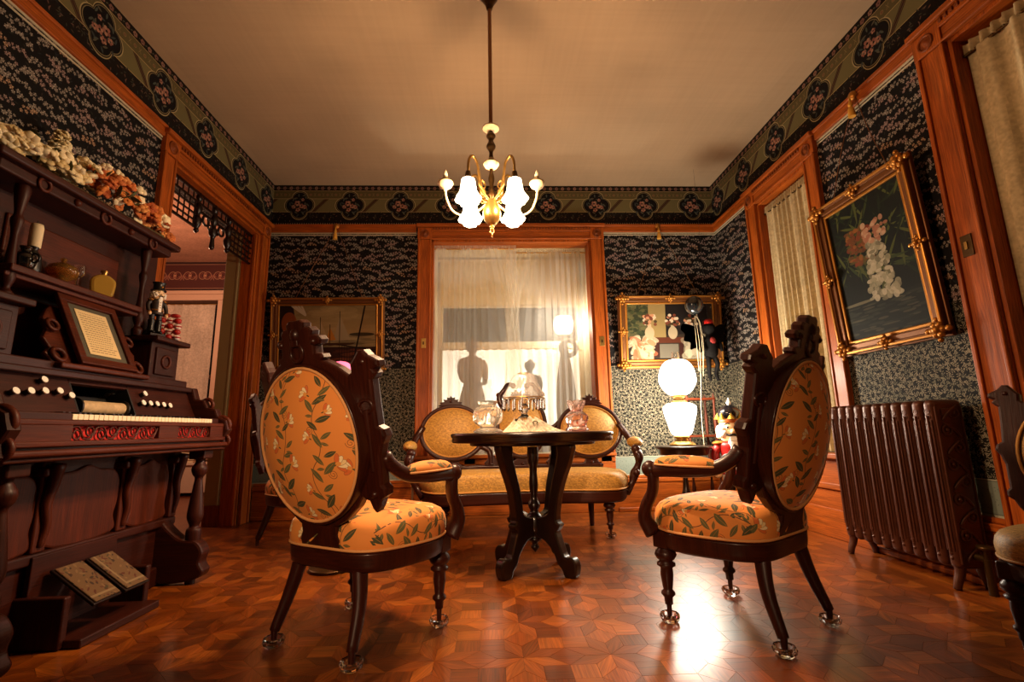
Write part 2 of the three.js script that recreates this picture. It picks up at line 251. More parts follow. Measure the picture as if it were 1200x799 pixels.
// ---------------------------------------------------------------- materials
const std = (color, roughness = 0.6, o = {}) => new THREE.MeshStandardMaterial({ color, roughness, side: THREE.DoubleSide, ...o });
const phy = (color, roughness = 0.6, o = {}) => new THREE.MeshPhysicalMaterial({ color, roughness, side: THREE.DoubleSide, ...o });
const wood = (color, rough, coat = 0.3, cr = 0.25) => phy(color, rough, { map: woodTex, clearcoat: coat, clearcoatRoughness: cr, specularIntensity: 0.4, bumpMap: woodTex, bumpScale: 0.0004 });
const M = {
  oak: wood('#b95c1a', 0.5, 0.12), oakDark: wood('#8a4316', 0.5, 0.12),
  mahog: wood('#3d160a', 0.42, 0.25, 0.2), walnut: wood('#1f0d07', 0.4, 0.3, 0.2), organ: wood('#3f1608', 0.5, 0.06, 0.25), organTrim: wood('#5c240c', 0.5, 0.06, 0.25),
  tableWood: wood('#1d0d08', 0.3, 0.6, 0.18),
  paper: phy('#ffffff', 0.8, { map: paperTex, specularIntensity: 0.25 }), dado: phy('#ffffff', 0.75, { map: dadoTex, specularIntensity: 0.25 }), frieze: phy('#e6ddcd', 0.75, { map: friezeTex, specularIntensity: 0.25 }), border: std('#ffffff', 0.75, { map: borderTex }),
  plaster: std('#b59b7c', 0.95, { map: plasterTex }), cream: std('#b8a888', 0.6), creamLine: std('#a99c80', 0.6),
  fabric: phy('#ffffff', 0.8, { map: vine, sheen: 0.6, sheenRoughness: 0.45, sheenColor: new THREE.Color('#fff0dc') }), piping: phy('#c98f56', 0.8),
  gold: phy('#d6a650', 0.6, { map: brocade, sheen: 0.5, sheenRoughness: 0.4, sheenColor: new THREE.Color('#e8c27a'), bumpMap: brocade, bumpScale: 0.001 }), goldPipe: phy('#b07d38', 0.7),
  gilt: std('#a8702c', 0.38, { metalness: 0.75 }), giltDark: std('#6a3f1a', 0.45, { metalness: 0.6 }), brass: std('#b08a4a', 0.3, { metalness: 0.9 }), brassDark: std('#4a3418', 0.4, { metalness: 0.8 }),
  crystal: phy('#ffffff', 0.04, { transmission: 1, thickness: 0.02, ior: 1.52 }), pane: phy('#f4f6f6', 0.02, { transmission: 1, thickness: 0, ior: 1.45 }),
  pinkGlass: phy('#fff0ec', 0.08, { transmission: 0.95, thickness: 0.01, ior: 1.45, attenuationColor: new THREE.Color('#ffd0c4'), attenuationDistance: 0.15 }),
  sheer: phy('#f8f3ea', 0.42, { transmission: 0.86, thickness: 0, ior: 1.1, specularIntensity: 0.1 }), drape: phy('#d6c094', 0.95, { transmission: 0.12, thickness: 0, ior: 1.1, specularIntensity: 0.1, map: mottle }), shade: phy('#d9c594', 0.95, { transmission: 0.3, thickness: 0, ior: 1.1 }),
  drapePale: phy('#e6d3c0', 0.95, { transmission: 0.15, thickness: 0, ior: 1.1, specularIntensity: 0.1, map: mottle }),
  net: phy('#f6f1e8', 0.95, { transmission: 0.62, thickness: 0, ior: 1.1, specularIntensity: 0.1 }),
  lace: phy('#f2e3d4', 0.95, { transmission: 0.2, thickness: 0, ior: 1.1, map: laceTex }),
  black: std('#0c0a09', 0.35), blackMatt: std('#0b0908', 0.8), white: std('#e8e2d6', 0.5), ivory: std('#e6d6b4', 0.35), red: std('#a01814', 0.4), iron: phy('#5a2a14', 0.42, { metalness: 0.35, map: mottle, clearcoat: 0.3, clearcoatRoughness: 0.3 }),
  redCloth: std('#b3201a', 0.9), carpet: std('#8f8270', 0.95, { map: carpetTex }),
};
const glow = (color, k) => new THREE.MeshStandardMaterial({ color: '#fff6e8', roughness: 0.5, emissive: color, emissiveIntensity: k, side: THREE.DoubleSide });
// ---------------------------------------------------------------- the room
const XL = -2.054, XR = 2.183, ZB = -4.293, ZF = 1.7, H = 3.05, Y_DADO = 1.27, Y_B0 = 0.30, Y_B1 = 0.46, Y_R0 = 2.565, Y_R1 = 2.64;
farFriezeTex.offset.set(0, 1 - (2.62 / 0.43) % 1); friezeTex.offset.set(0.5 + 1.808 / 0.474, 1 - (Y_R1 / 0.41) % 1); borderTex.offset.set(0, 1 - (Y_B0 / 0.16) % 1);
// one stretch of papered wall: boxes in world space, thickness behind the face
function papered(name, label, spans, make, axis) {   // spans: [a0, a1, y0, y1] along the wall
  const g = sg(name, label, 'wall');
  for (const [lo, hi, mat, part] of [[0, Y_B0, M.plaster, 'wall_base'], [Y_B0, Y_B1, M.border, 'wallpaper_border'], [Y_B1, Y_DADO, M.dado, 'dado_wallpaper'], [Y_DADO, Y_R1, M.paper, 'wallpaper'], [Y_R1, H, M.frieze, 'frieze']]) {
    const parts = spans.map(([a0, a1, y0, y1]) => { const b = Math.max(lo, y0), t = Math.min(hi, y1); return t - b > 0.001 ? make(a0, a1, b, t) : null; }).filter(Boolean);
    if (parts.length) mesh(part, parts, mat, g, axis);
  }
  return g;
}
const W1 = { x0: -0.556, x1: 0.955, y0: 0.50, y1: 2.49 };                    // back window opening
const W2 = { z0: -3.55, z1: -2.93, y0: 0.53, y1: 2.49 }, W3 = { z0: -1.885, z1: -0.75, y0: 0.12, y1: 2.49 }, D1 = { z0: -4.10, z1: -2.92, y1: 2.47 };
papered('wall_back', 'dark floral papered wall behind the gold sofa', [[XL - 0.27, W1.x0, 0, H], [W1.x1, XR + 0.16, 0, H], [W1.x0, W1.x1, 0, W1.y0], [W1.x0, W1.x1, W1.y1, H]], (a, b, c, d) => bx(a, b, c, d, ZB - 0.16, ZB), 'x');
papered('wall_right', 'dark floral papered wall behind the radiator', [[ZB, W2.z0, 0, H], [W2.z0, W2.z1, 0, W2.y0], [W2.z0, W2.z1, W2.y1, H], [W2.z1, W3.z0, 0, H], [W3.z0, W3.z1, 0, W3.y0], [W3.z0, W3.z1, W3.y1, H], [W3.z1, ZF, 0, H]], (a, b, c, d) => bx(XR, XR + 0.16, c, d, a, b), 'z');
papered('wall_left', 'dark floral papered wall behind the pump organ', [[ZB, D1.z0, 0, H], [D1.z0, D1.z1, D1.y1, H], [D1.z1, ZF, 0, H]], (a, b, c, d) => bx(XL - 0.25, XL, c, d, a, b), 'z');
papered('wall_front', 'papered wall across the room from the window', [[XL - 0.25, XR + 0.16, 0, H]], (a, b, c, d) => bx(a, b, c, d, ZF, ZF + 0.16), 'x');
struct('ceiling', [bx(XL - 0.25, XR + 0.16, H, H + 0.15, ZB - 0.16, ZF + 0.16)], M.plaster, 'plain tan plaster ceiling above the parlour', 'ceiling', 'x');

// picture rail, cream bead under it, skirting: one piece for each stretch of wall
let trimN = 0;
function runBack(a, b) {
  const g = sg('trim_' + (++trimN), 'orange oak picture rail with cream bead on the ' + (a < 0 ? 'back wall left of the window' : 'back wall right of the window'), 'picture rail');
  mesh('rail', [rb(a, b, Y_R0, Y_R1 - 0.012, ZB, ZB + 0.022, 0.006), rb(a, b, Y_R1 - 0.022, Y_R1, ZB, ZB + 0.032, 0.005)], M.oak, g, 'x');
  mesh('bead', [rb(a, b, Y_R0 - 0.012, Y_R0, ZB, ZB + 0.008, 0.003), rb(a, b, Y_R0 - 0.030, Y_R0 - 0.020, ZB, ZB + 0.006, 0.003)], M.creamLine, g, 'x');
}
function runSide(x, a, b, where) {
  const s = x < 0 ? 1 : -1, X = (p, q) => s > 0 ? [x + p, x + q] : [x - q, x - p], g = sg('trim_' + (++trimN), 'orange oak picture rail with cream bead on the ' + where, 'picture rail');
  mesh('rail', [rb(...X(0, 0.022), Y_R0, Y_R1 - 0.012, a, b, 0.006), rb(...X(0, 0.032), Y_R1 - 0.022, Y_R1, a, b, 0.005)], M.oak, g, 'z');
  mesh('bead', [rb(...X(0, 0.008), Y_R0 - 0.012, Y_R0, a, b, 0.003), rb(...X(0, 0.006), Y_R0 - 0.030, Y_R0 - 0.020, a, b, 0.003)], M.creamLine, g, 'z');
}
runBack(XL, -0.70); runBack(1.08, XR); runSide(XL, -2.80, ZF, 'left wall above the pump organ'); runSide(XR, ZB, -3.685, 'right wall in the corner by the globe lamp'); runSide(XR, -2.795, -2.03, 'right wall above the portrait frame');
function skirt(name, label, geo, axis) { const g = sg(name, label, 'baseboard'); geo.forEach(([part, l]) => mesh(part, l, M.oak, g, axis)); }
const skB = (a, b) => [['board', [rb(a, b, 0, 0.24, ZB, ZB + 0.022, 0.004)]], ['cap', [rb(a, b, 0.24, 0.275, ZB, ZB + 0.03, 0.006), rb(a, b, 0.275, Y_B0, ZB, ZB + 0.016, 0.005)]], ['shoe', [rb(a, b, 0, 0.035, ZB + 0.02, ZB + 0.042, 0.01)]]];
const skS = (x, a, b) => { const s = x < 0 ? 1 : -1, X = (p, q) => s > 0 ? [x + p, x + q] : [x - q, x - p]; return [['board', [rb(...X(0, 0.022), 0, 0.24, a, b, 0.004)]], ['cap', [rb(...X(0, 0.03), 0.24, 0.275, a, b, 0.006), rb(...X(0, 0.016), 0.275, Y_B0, a, b, 0.005)]], ['shoe', [rb(...X(0.02, 0.042), 0, 0.035, a, b, 0.01)]]]; };
skirt('baseboard_back', 'tall orange oak baseboard under the left painting', skB(XL + 0.02, -0.70), 'x'); skirt('baseboard_corner', 'tall orange oak baseboard behind the globe lamp', skB(1.08, XR - 0.02), 'x');
skirt('baseboard_right', 'tall orange oak baseboard behind the radiator', skS(XR, -2.80, -2.03), 'z'); skirt('baseboard_end', 'short oak baseboard on the right wall by the nutcracker', skS(XR, ZB, -3.68), 'z'); skirt('baseboard_left', 'tall oak baseboard behind the pump organ', skS(XL, -2.80, ZF), 'z');

// oak casing round an opening; local x along the wall, z into the room, opening centred on x = 0
function casing(g, w, y0, y1, cw = 0.125, legs = true) {
  const h = w / 2, o = h + cw;
  for (const s of [-1, 1]) {
    const X = (a, b) => s > 0 ? [h + a, h + b] : [-h - b, -h - a];
    mesh('casing_board', [rb(...X(0, cw), y0, y1, 0, 0.022, 0.004), rb(...X(cw - 0.022, cw), y0, y1, 0.018, 0.036, 0.006), rb(...X(0, 0.018), y0, y1, 0.018, 0.03, 0.006)], M.oak, g, 'y');
    const bl = mesh('corner_block', [rb(...X(-0.004, cw + 0.004), y1, y1 + 0.115, 0, 0.034, 0.004)], M.oak, g, 'y');
    const c = s * (h + cw / 2);
    mesh('rosette', [tor(0.036, 0.006, c, y1 + 0.055, 0.036), lathe([[0, 0.012], [0.010, 0.011], [0.016, 0.004], [0.03, 0.002], [0.032, 0]], 20).rotateX(Math.PI / 2).translate(c, y1 + 0.055, 0.034)], M.oakDark, bl, 'y');
  }
  mesh('header_board', [rb(-h, h, y1, y1 + 0.075, 0, 0.024, 0.004), rb(-h, h, y1, y1 + 0.014, 0.02, 0.032, 0.005)], M.oak, g, 'x');
  mesh('header_cap', [rb(-o - 0.015, o + 0.015, y1 + 0.118, y1 + 0.15, 0, 0.055, 0.007), rb(-h, h, y1 + 0.075, y1 + 0.118, 0, 0.034, 0.005)], M.oak, g, 'x');
  const den = []; for (let x = -h + 0.012; x < h - 0.01; x += 0.028) den.push(rb(x, x + 0.016, y1 + 0.092, y1 + 0.112, 0.03, 0.043, 0.002, 1));
  const d = mesh('dentil_moulding', den, M.oakDark, g, 'x'); d.userData.kind = 'stuff';
  mesh('jamb', [rb(-h, -h + 0.02, y0, y1, -0.16, 0.004, 0.002), rb(h - 0.02, h, y0, y1, -0.16, 0.004, 0.002), rb(-h, h, y1 - 0.02, y1, -0.16, 0.004, 0.002)], M.oak, g, 'y');
}
// curtain: a hanging sheet with folds, gathered heading above the rod; fold(u) gives extra depth
function curtainGeo(w, y0, y1, folds, amp, seed, extra = () => 0, slant = () => 0, nu = 160, nv = 30) {
  const pos = [], idx = [], ph = Array.from({ length: 5 }, (_, i) => Math.sin(seed * 7.3 + i * 2.1) * 3);
  for (let j = 0; j <= nv; j++) for (let i = 0; i <= nu; i++) {
    const u = i / nu, v = j / nv, y = y0 + (y1 - y0) * v, k = 0.55 + 0.45 * (1 - v);
    const z = amp * k * (Math.sin(u * folds * 6.283 + ph[0] + 0.7 * Math.sin(u * 9 + ph[1])) + 0.22 * Math.sin(u * folds * 2.3 * 6.283 + ph[2] + (1 - v) * 0.8)) + extra(u, v);
    pos.push((u - 0.5) * w + slant(u, v), y, z);
  }
  for (let j = 0; j < nv; j++) for (let i = 0; i < nu; i++) { const a = j * (nu + 1) + i; idx.push(a, a + 1, a + nu + 1, a + 1, a + nu + 2, a + nu + 1); }
  const g = new THREE.BufferGeometry(); g.setAttribute('position', new THREE.Float32BufferAttribute(pos, 3)); g.setIndex(idx); g.computeVertexNormals(); return g;
}

// back window: casing, shallow bay behind it, sashes, panes
{
  const g = sg('window_1', 'wide oak cased window behind the gold sofa', 'window'), cx = (W1.x0 + W1.x1) / 2, w = W1.x1 - W1.x0; g.position.set(cx, 0, ZB);
  casing(g, w, W1.y0, W1.y1, 0.125);
  mesh('sill', [rb(-w / 2 - 0.13, w / 2 + 0.13, W1.y0 - 0.03, W1.y0, -0.0, 0.05, 0.008)], M.oak, g, 'x');
  mesh('apron_panel', [rb(-w / 2 - 0.125, w / 2 + 0.125, 0, W1.y0 - 0.03, 0, 0.016, 0.003), rb(-w / 2 - 0.125, w / 2 + 0.125, 0, 0.18, 0.01, 0.03, 0.004), ...[-0.8, -0.4, 0, 0.4, 0.8].map(x => rb(x - 0.05, x + 0.05, 0.18, W1.y0 - 0.03, 0.01, 0.026, 0.004)), rb(-w / 2 - 0.125, w / 2 + 0.125, W1.y0 - 0.08, W1.y0 - 0.03, 0.01, 0.026, 0.004)], M.oak, g, 'x');
  const zb = -0.62;
  mesh('bay_lining', [bx(-w / 2 - 0.06, -w / 2, W1.y0 - 0.06, W1.y1 + 0.06, zb - 0.05, -0.16), bx(w / 2, w / 2 + 0.06, W1.y0 - 0.06, W1.y1 + 0.06, zb - 0.05, -0.16), bx(-w / 2, w / 2, W1.y1, W1.y1 + 0.06, zb - 0.05, -0.16), bx(-w / 2, w / 2, W1.y0 - 0.06, W1.y0, zb - 0.05, -0.0)], M.cream, g, 'x');
  const fr = (a, b, c, d, z) => rb(a, b, c, d, z, z + 0.035, 0.004);
  const bars = [[-w / 2, -w / 2 + 0.05, W1.y0, W1.y1], [w / 2 - 0.05, w / 2, W1.y0, W1.y1], [-w / 2, w / 2, W1.y0, W1.y0 + 0.08], [-w / 2, w / 2, W1.y1 - 0.05, W1.y1]];
  mesh('window_frame', bars.map(q => fr(...q, zb)), M.cream, g, 'x');
  mesh('meeting_rail', [fr(-w / 2 + 0.05, w / 2 - 0.05, 1.52, 1.61, zb + 0.01)], M.cream, g, 'x');
  mesh('upper_pane', [bx(-w / 2 + 0.05, w / 2 - 0.05, 1.61, W1.y1 - 0.05, zb + 0.012, zb + 0.016)], M.pane, g, 'x'); mesh('lower_pane', [bx(-w / 2 + 0.05, w / 2 - 0.05, W1.y0 + 0.08, 1.52, zb + 0.012, zb + 0.016)], M.pane, g, 'x');
  // brass lock plates on the casing
  for (const s of [-1, 1]) { const p = mesh('latch_plate', [rb(-0.022, 0.022, -0.045, 0.045, 0.02, 0.028, 0.003).translate(s * (w / 2 + 0.06), 1.495, 0)], M.brass, g); mesh('latch_bolt', [rb(-0.006, 0.006, -0.014, 0.014, 0.027, 0.033, 0.002).translate(s * (w / 2 + 0.06), 1.495, 0)], M.brassDark, p); }
}
// right wall window with the long cream curtain
{
  const g = sg('window_2', 'narrow oak cased window between the corner and the portrait', 'window'), w = W2.z1 - W2.z0; g.position.set(XR, 0, (W2.z0 + W2.z1) / 2); g.rotation.y = -Math.PI / 2;
  casing(g, w, W2.y0, W2.y1);
  mesh('sill', [rb(-w / 2 - 0.14, w / 2 + 0.14, W2.y0 - 0.035, W2.y0, -0.02, 0.075, 0.008)], M.oak, g, 'x');
  mesh('apron_panel', [rb(-w / 2 - 0.125, w / 2 + 0.125, 0, W2.y0 - 0.035, 0, 0.016, 0.003), rb(-w / 2 - 0.125, w / 2 + 0.125, 0, 0.18, 0.01, 0.03, 0.004), rb(-w / 2 - 0.125, w / 2 + 0.125, 0.30, 0.34, 0.01, 0.036, 0.008), rb(-w / 2 - 0.125, -w / 2 - 0.04, 0.34, 0.49, 0.01, 0.026, 0.004), rb(w / 2 + 0.04, w / 2 + 0.125, 0.34, 0.49, 0.01, 0.026, 0.004)], M.oak, g, 'x');
  mesh('window_frame', [bx(-w / 2, -w / 2 + 0.05, W2.y0, W2.y1, -0.15, -0.11), bx(w / 2 - 0.05, w / 2, W2.y0, W2.y1, -0.15, -0.11), bx(-w / 2, w / 2, 1.5, 1.56, -0.15, -0.11)], M.oakDark, g, 'x');
  mesh('pane', [bx(-w / 2, w / 2, W2.y0, W2.y1, -0.135, -0.131)], M.pane, g, 'x');
}
{
  const g = sg('window_3', 'tall oak cased opening at the end of the right wall', 'window'), w = W3.z1 - W3.z0; g.position.set(XR, 0, (W3.z0 + W3.z1) / 2); g.rotation.y = -Math.PI / 2;
  casing(g, w, 0.0, W3.y1, 0.14);
  mesh('window_frame', [bx(-w / 2, -w / 2 + 0.05, W3.y0, W3.y1, -0.15, -0.11), bx(w / 2 - 0.05, w / 2, W3.y0, W3.y1, -0.15, -0.11), bx(-w / 2, w / 2, 1.5, 1.56, -0.15, -0.11)], M.oakDark, g, 'x');
  mesh('pane', [bx(-w / 2, w / 2, W3.y0, W3.y1, -0.135, -0.131)], M.pane, g, 'x');
  const p = mesh('latch_plate', [rb(-0.026, 0.026, -0.05, 0.05, 0.02, 0.028, 0.003).translate(-w / 2 - 0.075, 1.495, 0)], M.brassDark, g); mesh('latch_bolt', [rb(-0.007, 0.007, -0.018, 0.018, 0.027, 0.034, 0.002).translate(-w / 2 - 0.075, 1.495, 0)], M.brass, p);
}
// doorway to the next room with fretwork
{
  const g = sg('door_1', 'oak cased doorway with fretwork into the pink room', 'doorway'), w = D1.z1 - D1.z0; g.position.set(XL, 0, (D1.z0 + D1.z1) / 2); g.rotation.y = Math.PI / 2;
  casing(g, w, 0, D1.y1, 0.125);
  const tan = std('#8d7a50', 0.6);
  for (const s of [-1, 1]) {
    const X = (a, b) => s > 0 ? [w / 2 - b, w / 2 - a] : [-w / 2 + a, -w / 2 + b];
    mesh('pocket_jamb', [rb(...X(0, 0.03), 0, D1.y1, -0.13, 0.004, 0.003), rb(...X(0.02, 0.045), 0, D1.y1, -0.035, -0.008, 0.008)], M.oak, g, 'y');
    mesh('painted_jamb', [rb(...X(0, 0.028), 0.16, D1.y1, -0.26, -0.13, 0.003), rb(...X(0.02, 0.04), 0.16, D1.y1, -0.16, -0.14, 0.006)], tan, g, 'y');
    mesh('plinth_block', [rb(...X(0, 0.034), 0, 0.16, -0.26, -0.13, 0.004)], M.oakDark, g, 'y');
  }
  // fretwork: rails, small lattice at both ends, turned drops in the middle
  const y1 = 2.45, y0 = 2.175, z = -0.06, bar = (a, b, c, d) => rb(a, b, c, d, z - 0.009, z + 0.009, 0.003, 1);
  const fret = mesh('fretwork_rail', [bar(-w / 2, w / 2, y1 - 0.02, y1 + 0.02), bar(-w / 2, -0.20, y0, y0 + 0.016), bar(0.20, w / 2, y0, y0 + 0.016), bar(-w / 2, w / 2, y1 - 0.085, y1 - 0.068), bar(-0.2, 0.2, y1 - 0.14, y1 - 0.125)], M.walnut, g, 'x');
  for (let k = 0; k < 20; k++) { const x = -w / 2 + 0.03 + k * (w - 0.06) / 19; mesh('short_spindle', [cyl(0.005, 0.005, 0.05, x, y1 - 0.045, z, 8)], M.walnut, fret); }
  for (const s of [-1, 1]) {
    for (let k = 0; k < 6; k++) { const x = s * (w / 2 - 0.06 - k * 0.058); mesh('lattice_spindle', [cyl(0.005, 0.005, y1 - 0.07 - y0, x, (y1 - 0.07 + y0) / 2, z, 8)], M.walnut, fret); }
    for (let k = 1; k < 4; k++) mesh('lattice_bar', [bar(...(s > 0 ? [0.21, w / 2] : [-w / 2, -0.21]), y0 + k * 0.048, y0 + 0.009 + k * 0.048)], M.walnut, fret, 'x');
  }
  for (const [x, l] of [[-0.2, 0.31], [0.2, 0.31], [0, 0.36]]) mesh('turned_drop', [slathe([[0.012, 0], [0.022, -0.04], [0.013, -0.07], [0.028, -0.12], [0.016, -0.17], [0.03, -0.2], [0.026, -0.24], [0.014, -0.27], [0.018, -l + 0.02], [0.0005, -l]], 14, 36).translate(x, y1, z)], M.walnut, fret);
  for (const s of [-1, 1]) mesh('scroll_bracket', [tor(0.035, 0.009, s * 0.1, y1 - 0.17, z), tor(0.02, 0.007, s * 0.045, y1 - 0.2, z)], M.walnut, fret);
}

// ---------------------------------------------------------------- parquet: eight-pointed star blocks laid piece by piece
{
  const g = sg('floor', 'glossy orange parquet floor laid in star blocks', 'floor');
  mesh('floor_bed', [bx(XL - 0.25, XR + 0.16, -0.12, -0.004, ZB - 0.16, ZF + 0.16)], std('#1c0b04', 0.7), g, 'x');
  const C = 0.281, s = C / (2 + Math.SQRT2), a = C / 2, q = s / Math.SQRT2, bw = 0.21;
  const woodM = phy('#ffffff', 0.36, { map: woodTex, vertexColors: true, clearcoat: 0.65, clearcoatRoughness: 0.18, specularIntensity: 0.5 });
  const X0 = XL + bw, X1 = XR - bw - 0.07, Z0 = ZB + bw, Z1 = ZF - bw, pieces = [];
  const tones = ['#964b13', '#a15419', '#86420f', '#ac5d1b', '#783b0d', '#8e460f'].map(c => new THREE.Color(c));
  const clip = (poly) => {   // Sutherland-Hodgman to the field
    for (const [ax, lim, sg_] of [[0, X0, 1], [0, X1, -1], [1, Z0, 1], [1, Z1, -1]]) { const out = []; for (let i = 0; i < poly.length; i++) { const A = poly[i], B = poly[(i + 1) % poly.length], da = (A[ax] - lim) * sg_, db = (B[ax] - lim) * sg_; if (da >= 0) out.push(A); if (da * db < 0) { const t = da / (da - db); out.push([A[0] + (B[0] - A[0]) * t, A[1] + (B[1] - A[1]) * t]); } } poly = out; if (poly.length < 3) return null; }
    return poly;
  };
  const put = (poly, dir, tone) => { poly = clip(poly); if (!poly) return; let A = 0; for (let i = 0; i < poly.length; i++) { const P = poly[i], Q = poly[(i + 1) % poly.length]; A += P[0] * Q[1] - Q[0] * P[1]; } if (Math.abs(A) < 4e-4) return; if (A < 0) poly.reverse(); pieces.push({ poly, dir, tone, c: poly.reduce((m, p) => [m[0] + p[0] / poly.length, m[1] + p[1] / poly.length], [0, 0]), area: Math.abs(A) / 2 }); };
  const D = k => [Math.cos(k * Math.PI / 4), Math.sin(k * Math.PI / 4)];
  for (let i = -9; i <= 8; i++) for (let j = -13; j <= 12; j++) {
    const cx = 0.09 + i * C, cz = -1.672 + j * C, T = (p) => p.map(([x, z]) => [cx + x, cz + z]);
    for (let k = 0; k < 8; k++) { const d = D(k), e = D(k + 1); put(T([[0, 0], [s * d[0], s * d[1]], [s * (d[0] + e[0]), s * (d[1] + e[1])], [s * e[0], s * e[1]]]), (k + 0.5) * Math.PI / 4, (k % 2 ? 0 : 2) + Math.floor(rand() * 3)); }
    for (const [sx, sz] of [[1, 1], [1, -1], [-1, 1], [-1, -1]]) put(T([[sx * q, sz * q], [sx * a, sz * q], [sx * a, sz * a], [sx * q, sz * a]]), sx * sz > 0 ? 0 : Math.PI / 2, 3 + Math.floor(rand() * 3));
    put(T([[s, 0], [a, q], [C - s, 0], [a, -q]]), 0, Math.floor(rand() * 6)); put(T([[0, s], [q, a], [0, C - s], [-q, a]]), Math.PI / 2, Math.floor(rand() * 6));
  }
  // border strips along the walls
  const strips = [];
  for (const [x, w] of [[X1, 0.075], [X1 + 0.075, 0.04], [X1 + 0.115, 0.075], [X1 + 0.19, XR - X1 - 0.19]]) for (let z = ZB, k = 0; z < ZF;) { const L = Math.min(0.45 + 0.4 * rand(), ZF - z); strips.push([x, x + w, z, z + L, Math.PI / 2]); z += L; }
  for (const [x, w] of [[XL, 0.06], [XL + 0.06, 0.075], [XL + 0.135, 0.075]]) for (let z = ZB; z < ZF;) { const L = Math.min(0.45 + 0.4 * rand(), ZF - z); strips.push([x, x + w, z, z + L, Math.PI / 2]); z += L; }
  for (const [z, w] of [[ZB, 0.06], [ZB + 0.06, 0.075], [ZB + 0.135, 0.075]]) for (let x = X0; x < X1;) { const L = Math.min(0.45 + 0.4 * rand(), X1 - x); strips.push([x, x + L, z, z + w, 0]); x += L; }
  for (const [z, w] of [[ZF - bw, bw]]) strips.push([X0, X1, z, z + w, 0]);
  strips.push([XL - 0.26, XL, D1.z0, D1.z1, Math.PI / 2]);
  for (const [a0, a1, b0, b1, d] of strips) pieces.push({ poly: [[a0, b0], [a1, b0], [a1, b1], [a0, b1]], dir: d, tone: Math.floor(rand() * 6), c: [(a0 + a1) / 2, (b0 + b1) / 2], area: (a1 - a0) * (b1 - b0), strip: 1 });
  camera.updateMatrixWorld(); camera.updateProjectionMatrix();
  const eye = camera.position, v = new THREE.Vector3();
  for (const p of pieces) { v.set(p.c[0], 0, p.c[1]); const d = v.distanceTo(eye); v.project(camera); p.rank = Math.abs(v.x) < 1 && v.y > -1 && v.y < 1 && v.z < 1 && p.c[1] < -0.5 ? p.area / d ** 3 : 0; }
  pieces.sort((m, n) => n.rank - m.rank);
  const make = p => {
    const n = p.poly.length, gap = 0.0005, pos = [], uv = [], col = [], ou = rand() * 3, ov = rand() * 3, ca = Math.cos(p.dir), sa = Math.sin(p.dir), k = 0.9 + 0.2 * rand(), c = tones[p.tone], top = -0.0004 * rand();
    const P = p.poly.map(([x, z]) => { const dx = x - p.c[0], dz = z - p.c[1], L = Math.hypot(dx, dz); return [p.c[0] + dx * (1 - gap * 1.3 / L), p.c[1] + dz * (1 - gap * 1.3 / L)]; });
    const add = (x, y, z) => { pos.push(x, y, z); uv.push(x * ca + z * sa + ou, -x * sa + z * ca + ov + y); col.push(c.r * k, c.g * k, c.b * k); };
    for (let i = 1; i < n - 1; i++) { add(P[0][0], top, P[0][1]); add(P[i + 1][0], top, P[i + 1][1]); add(P[i][0], top, P[i][1]); }
    for (let i = 0; i < n; i++) { const A = P[i], B = P[(i + 1) % n]; add(A[0], top, A[1]); add(B[0], top, B[1]); add(A[0], -0.006, A[1]); add(B[0], top, B[1]); add(B[0], -0.006, B[1]); add(A[0], -0.006, A[1]); }
    const q_ = new THREE.BufferGeometry(); q_.setAttribute('position', new THREE.Float32BufferAttribute(pos, 3)); q_.setAttribute('uv', new THREE.Float32BufferAttribute(uv, 2)); q_.setAttribute('color', new THREE.Float32BufferAttribute(col, 3)); q_.computeVertexNormals(); return q_;
  };
  let nP = 0, nS = 0;
  for (const p of pieces.slice(0, 300)) mesh(p.strip ? 'border_strip' + (nS++ ? '_' + String(nS - 1).padStart(3, '0') : '') : 'parquet_block' + (nP++ ? '_' + String(nP - 1).padStart(3, '0') : ''), make(p), woodM, g, null);
  const rest = mesh('parquet_field', mergeGeometries(pieces.slice(300).map(make)), woodM, g, null); rest.userData.kind = 'stuff';
}

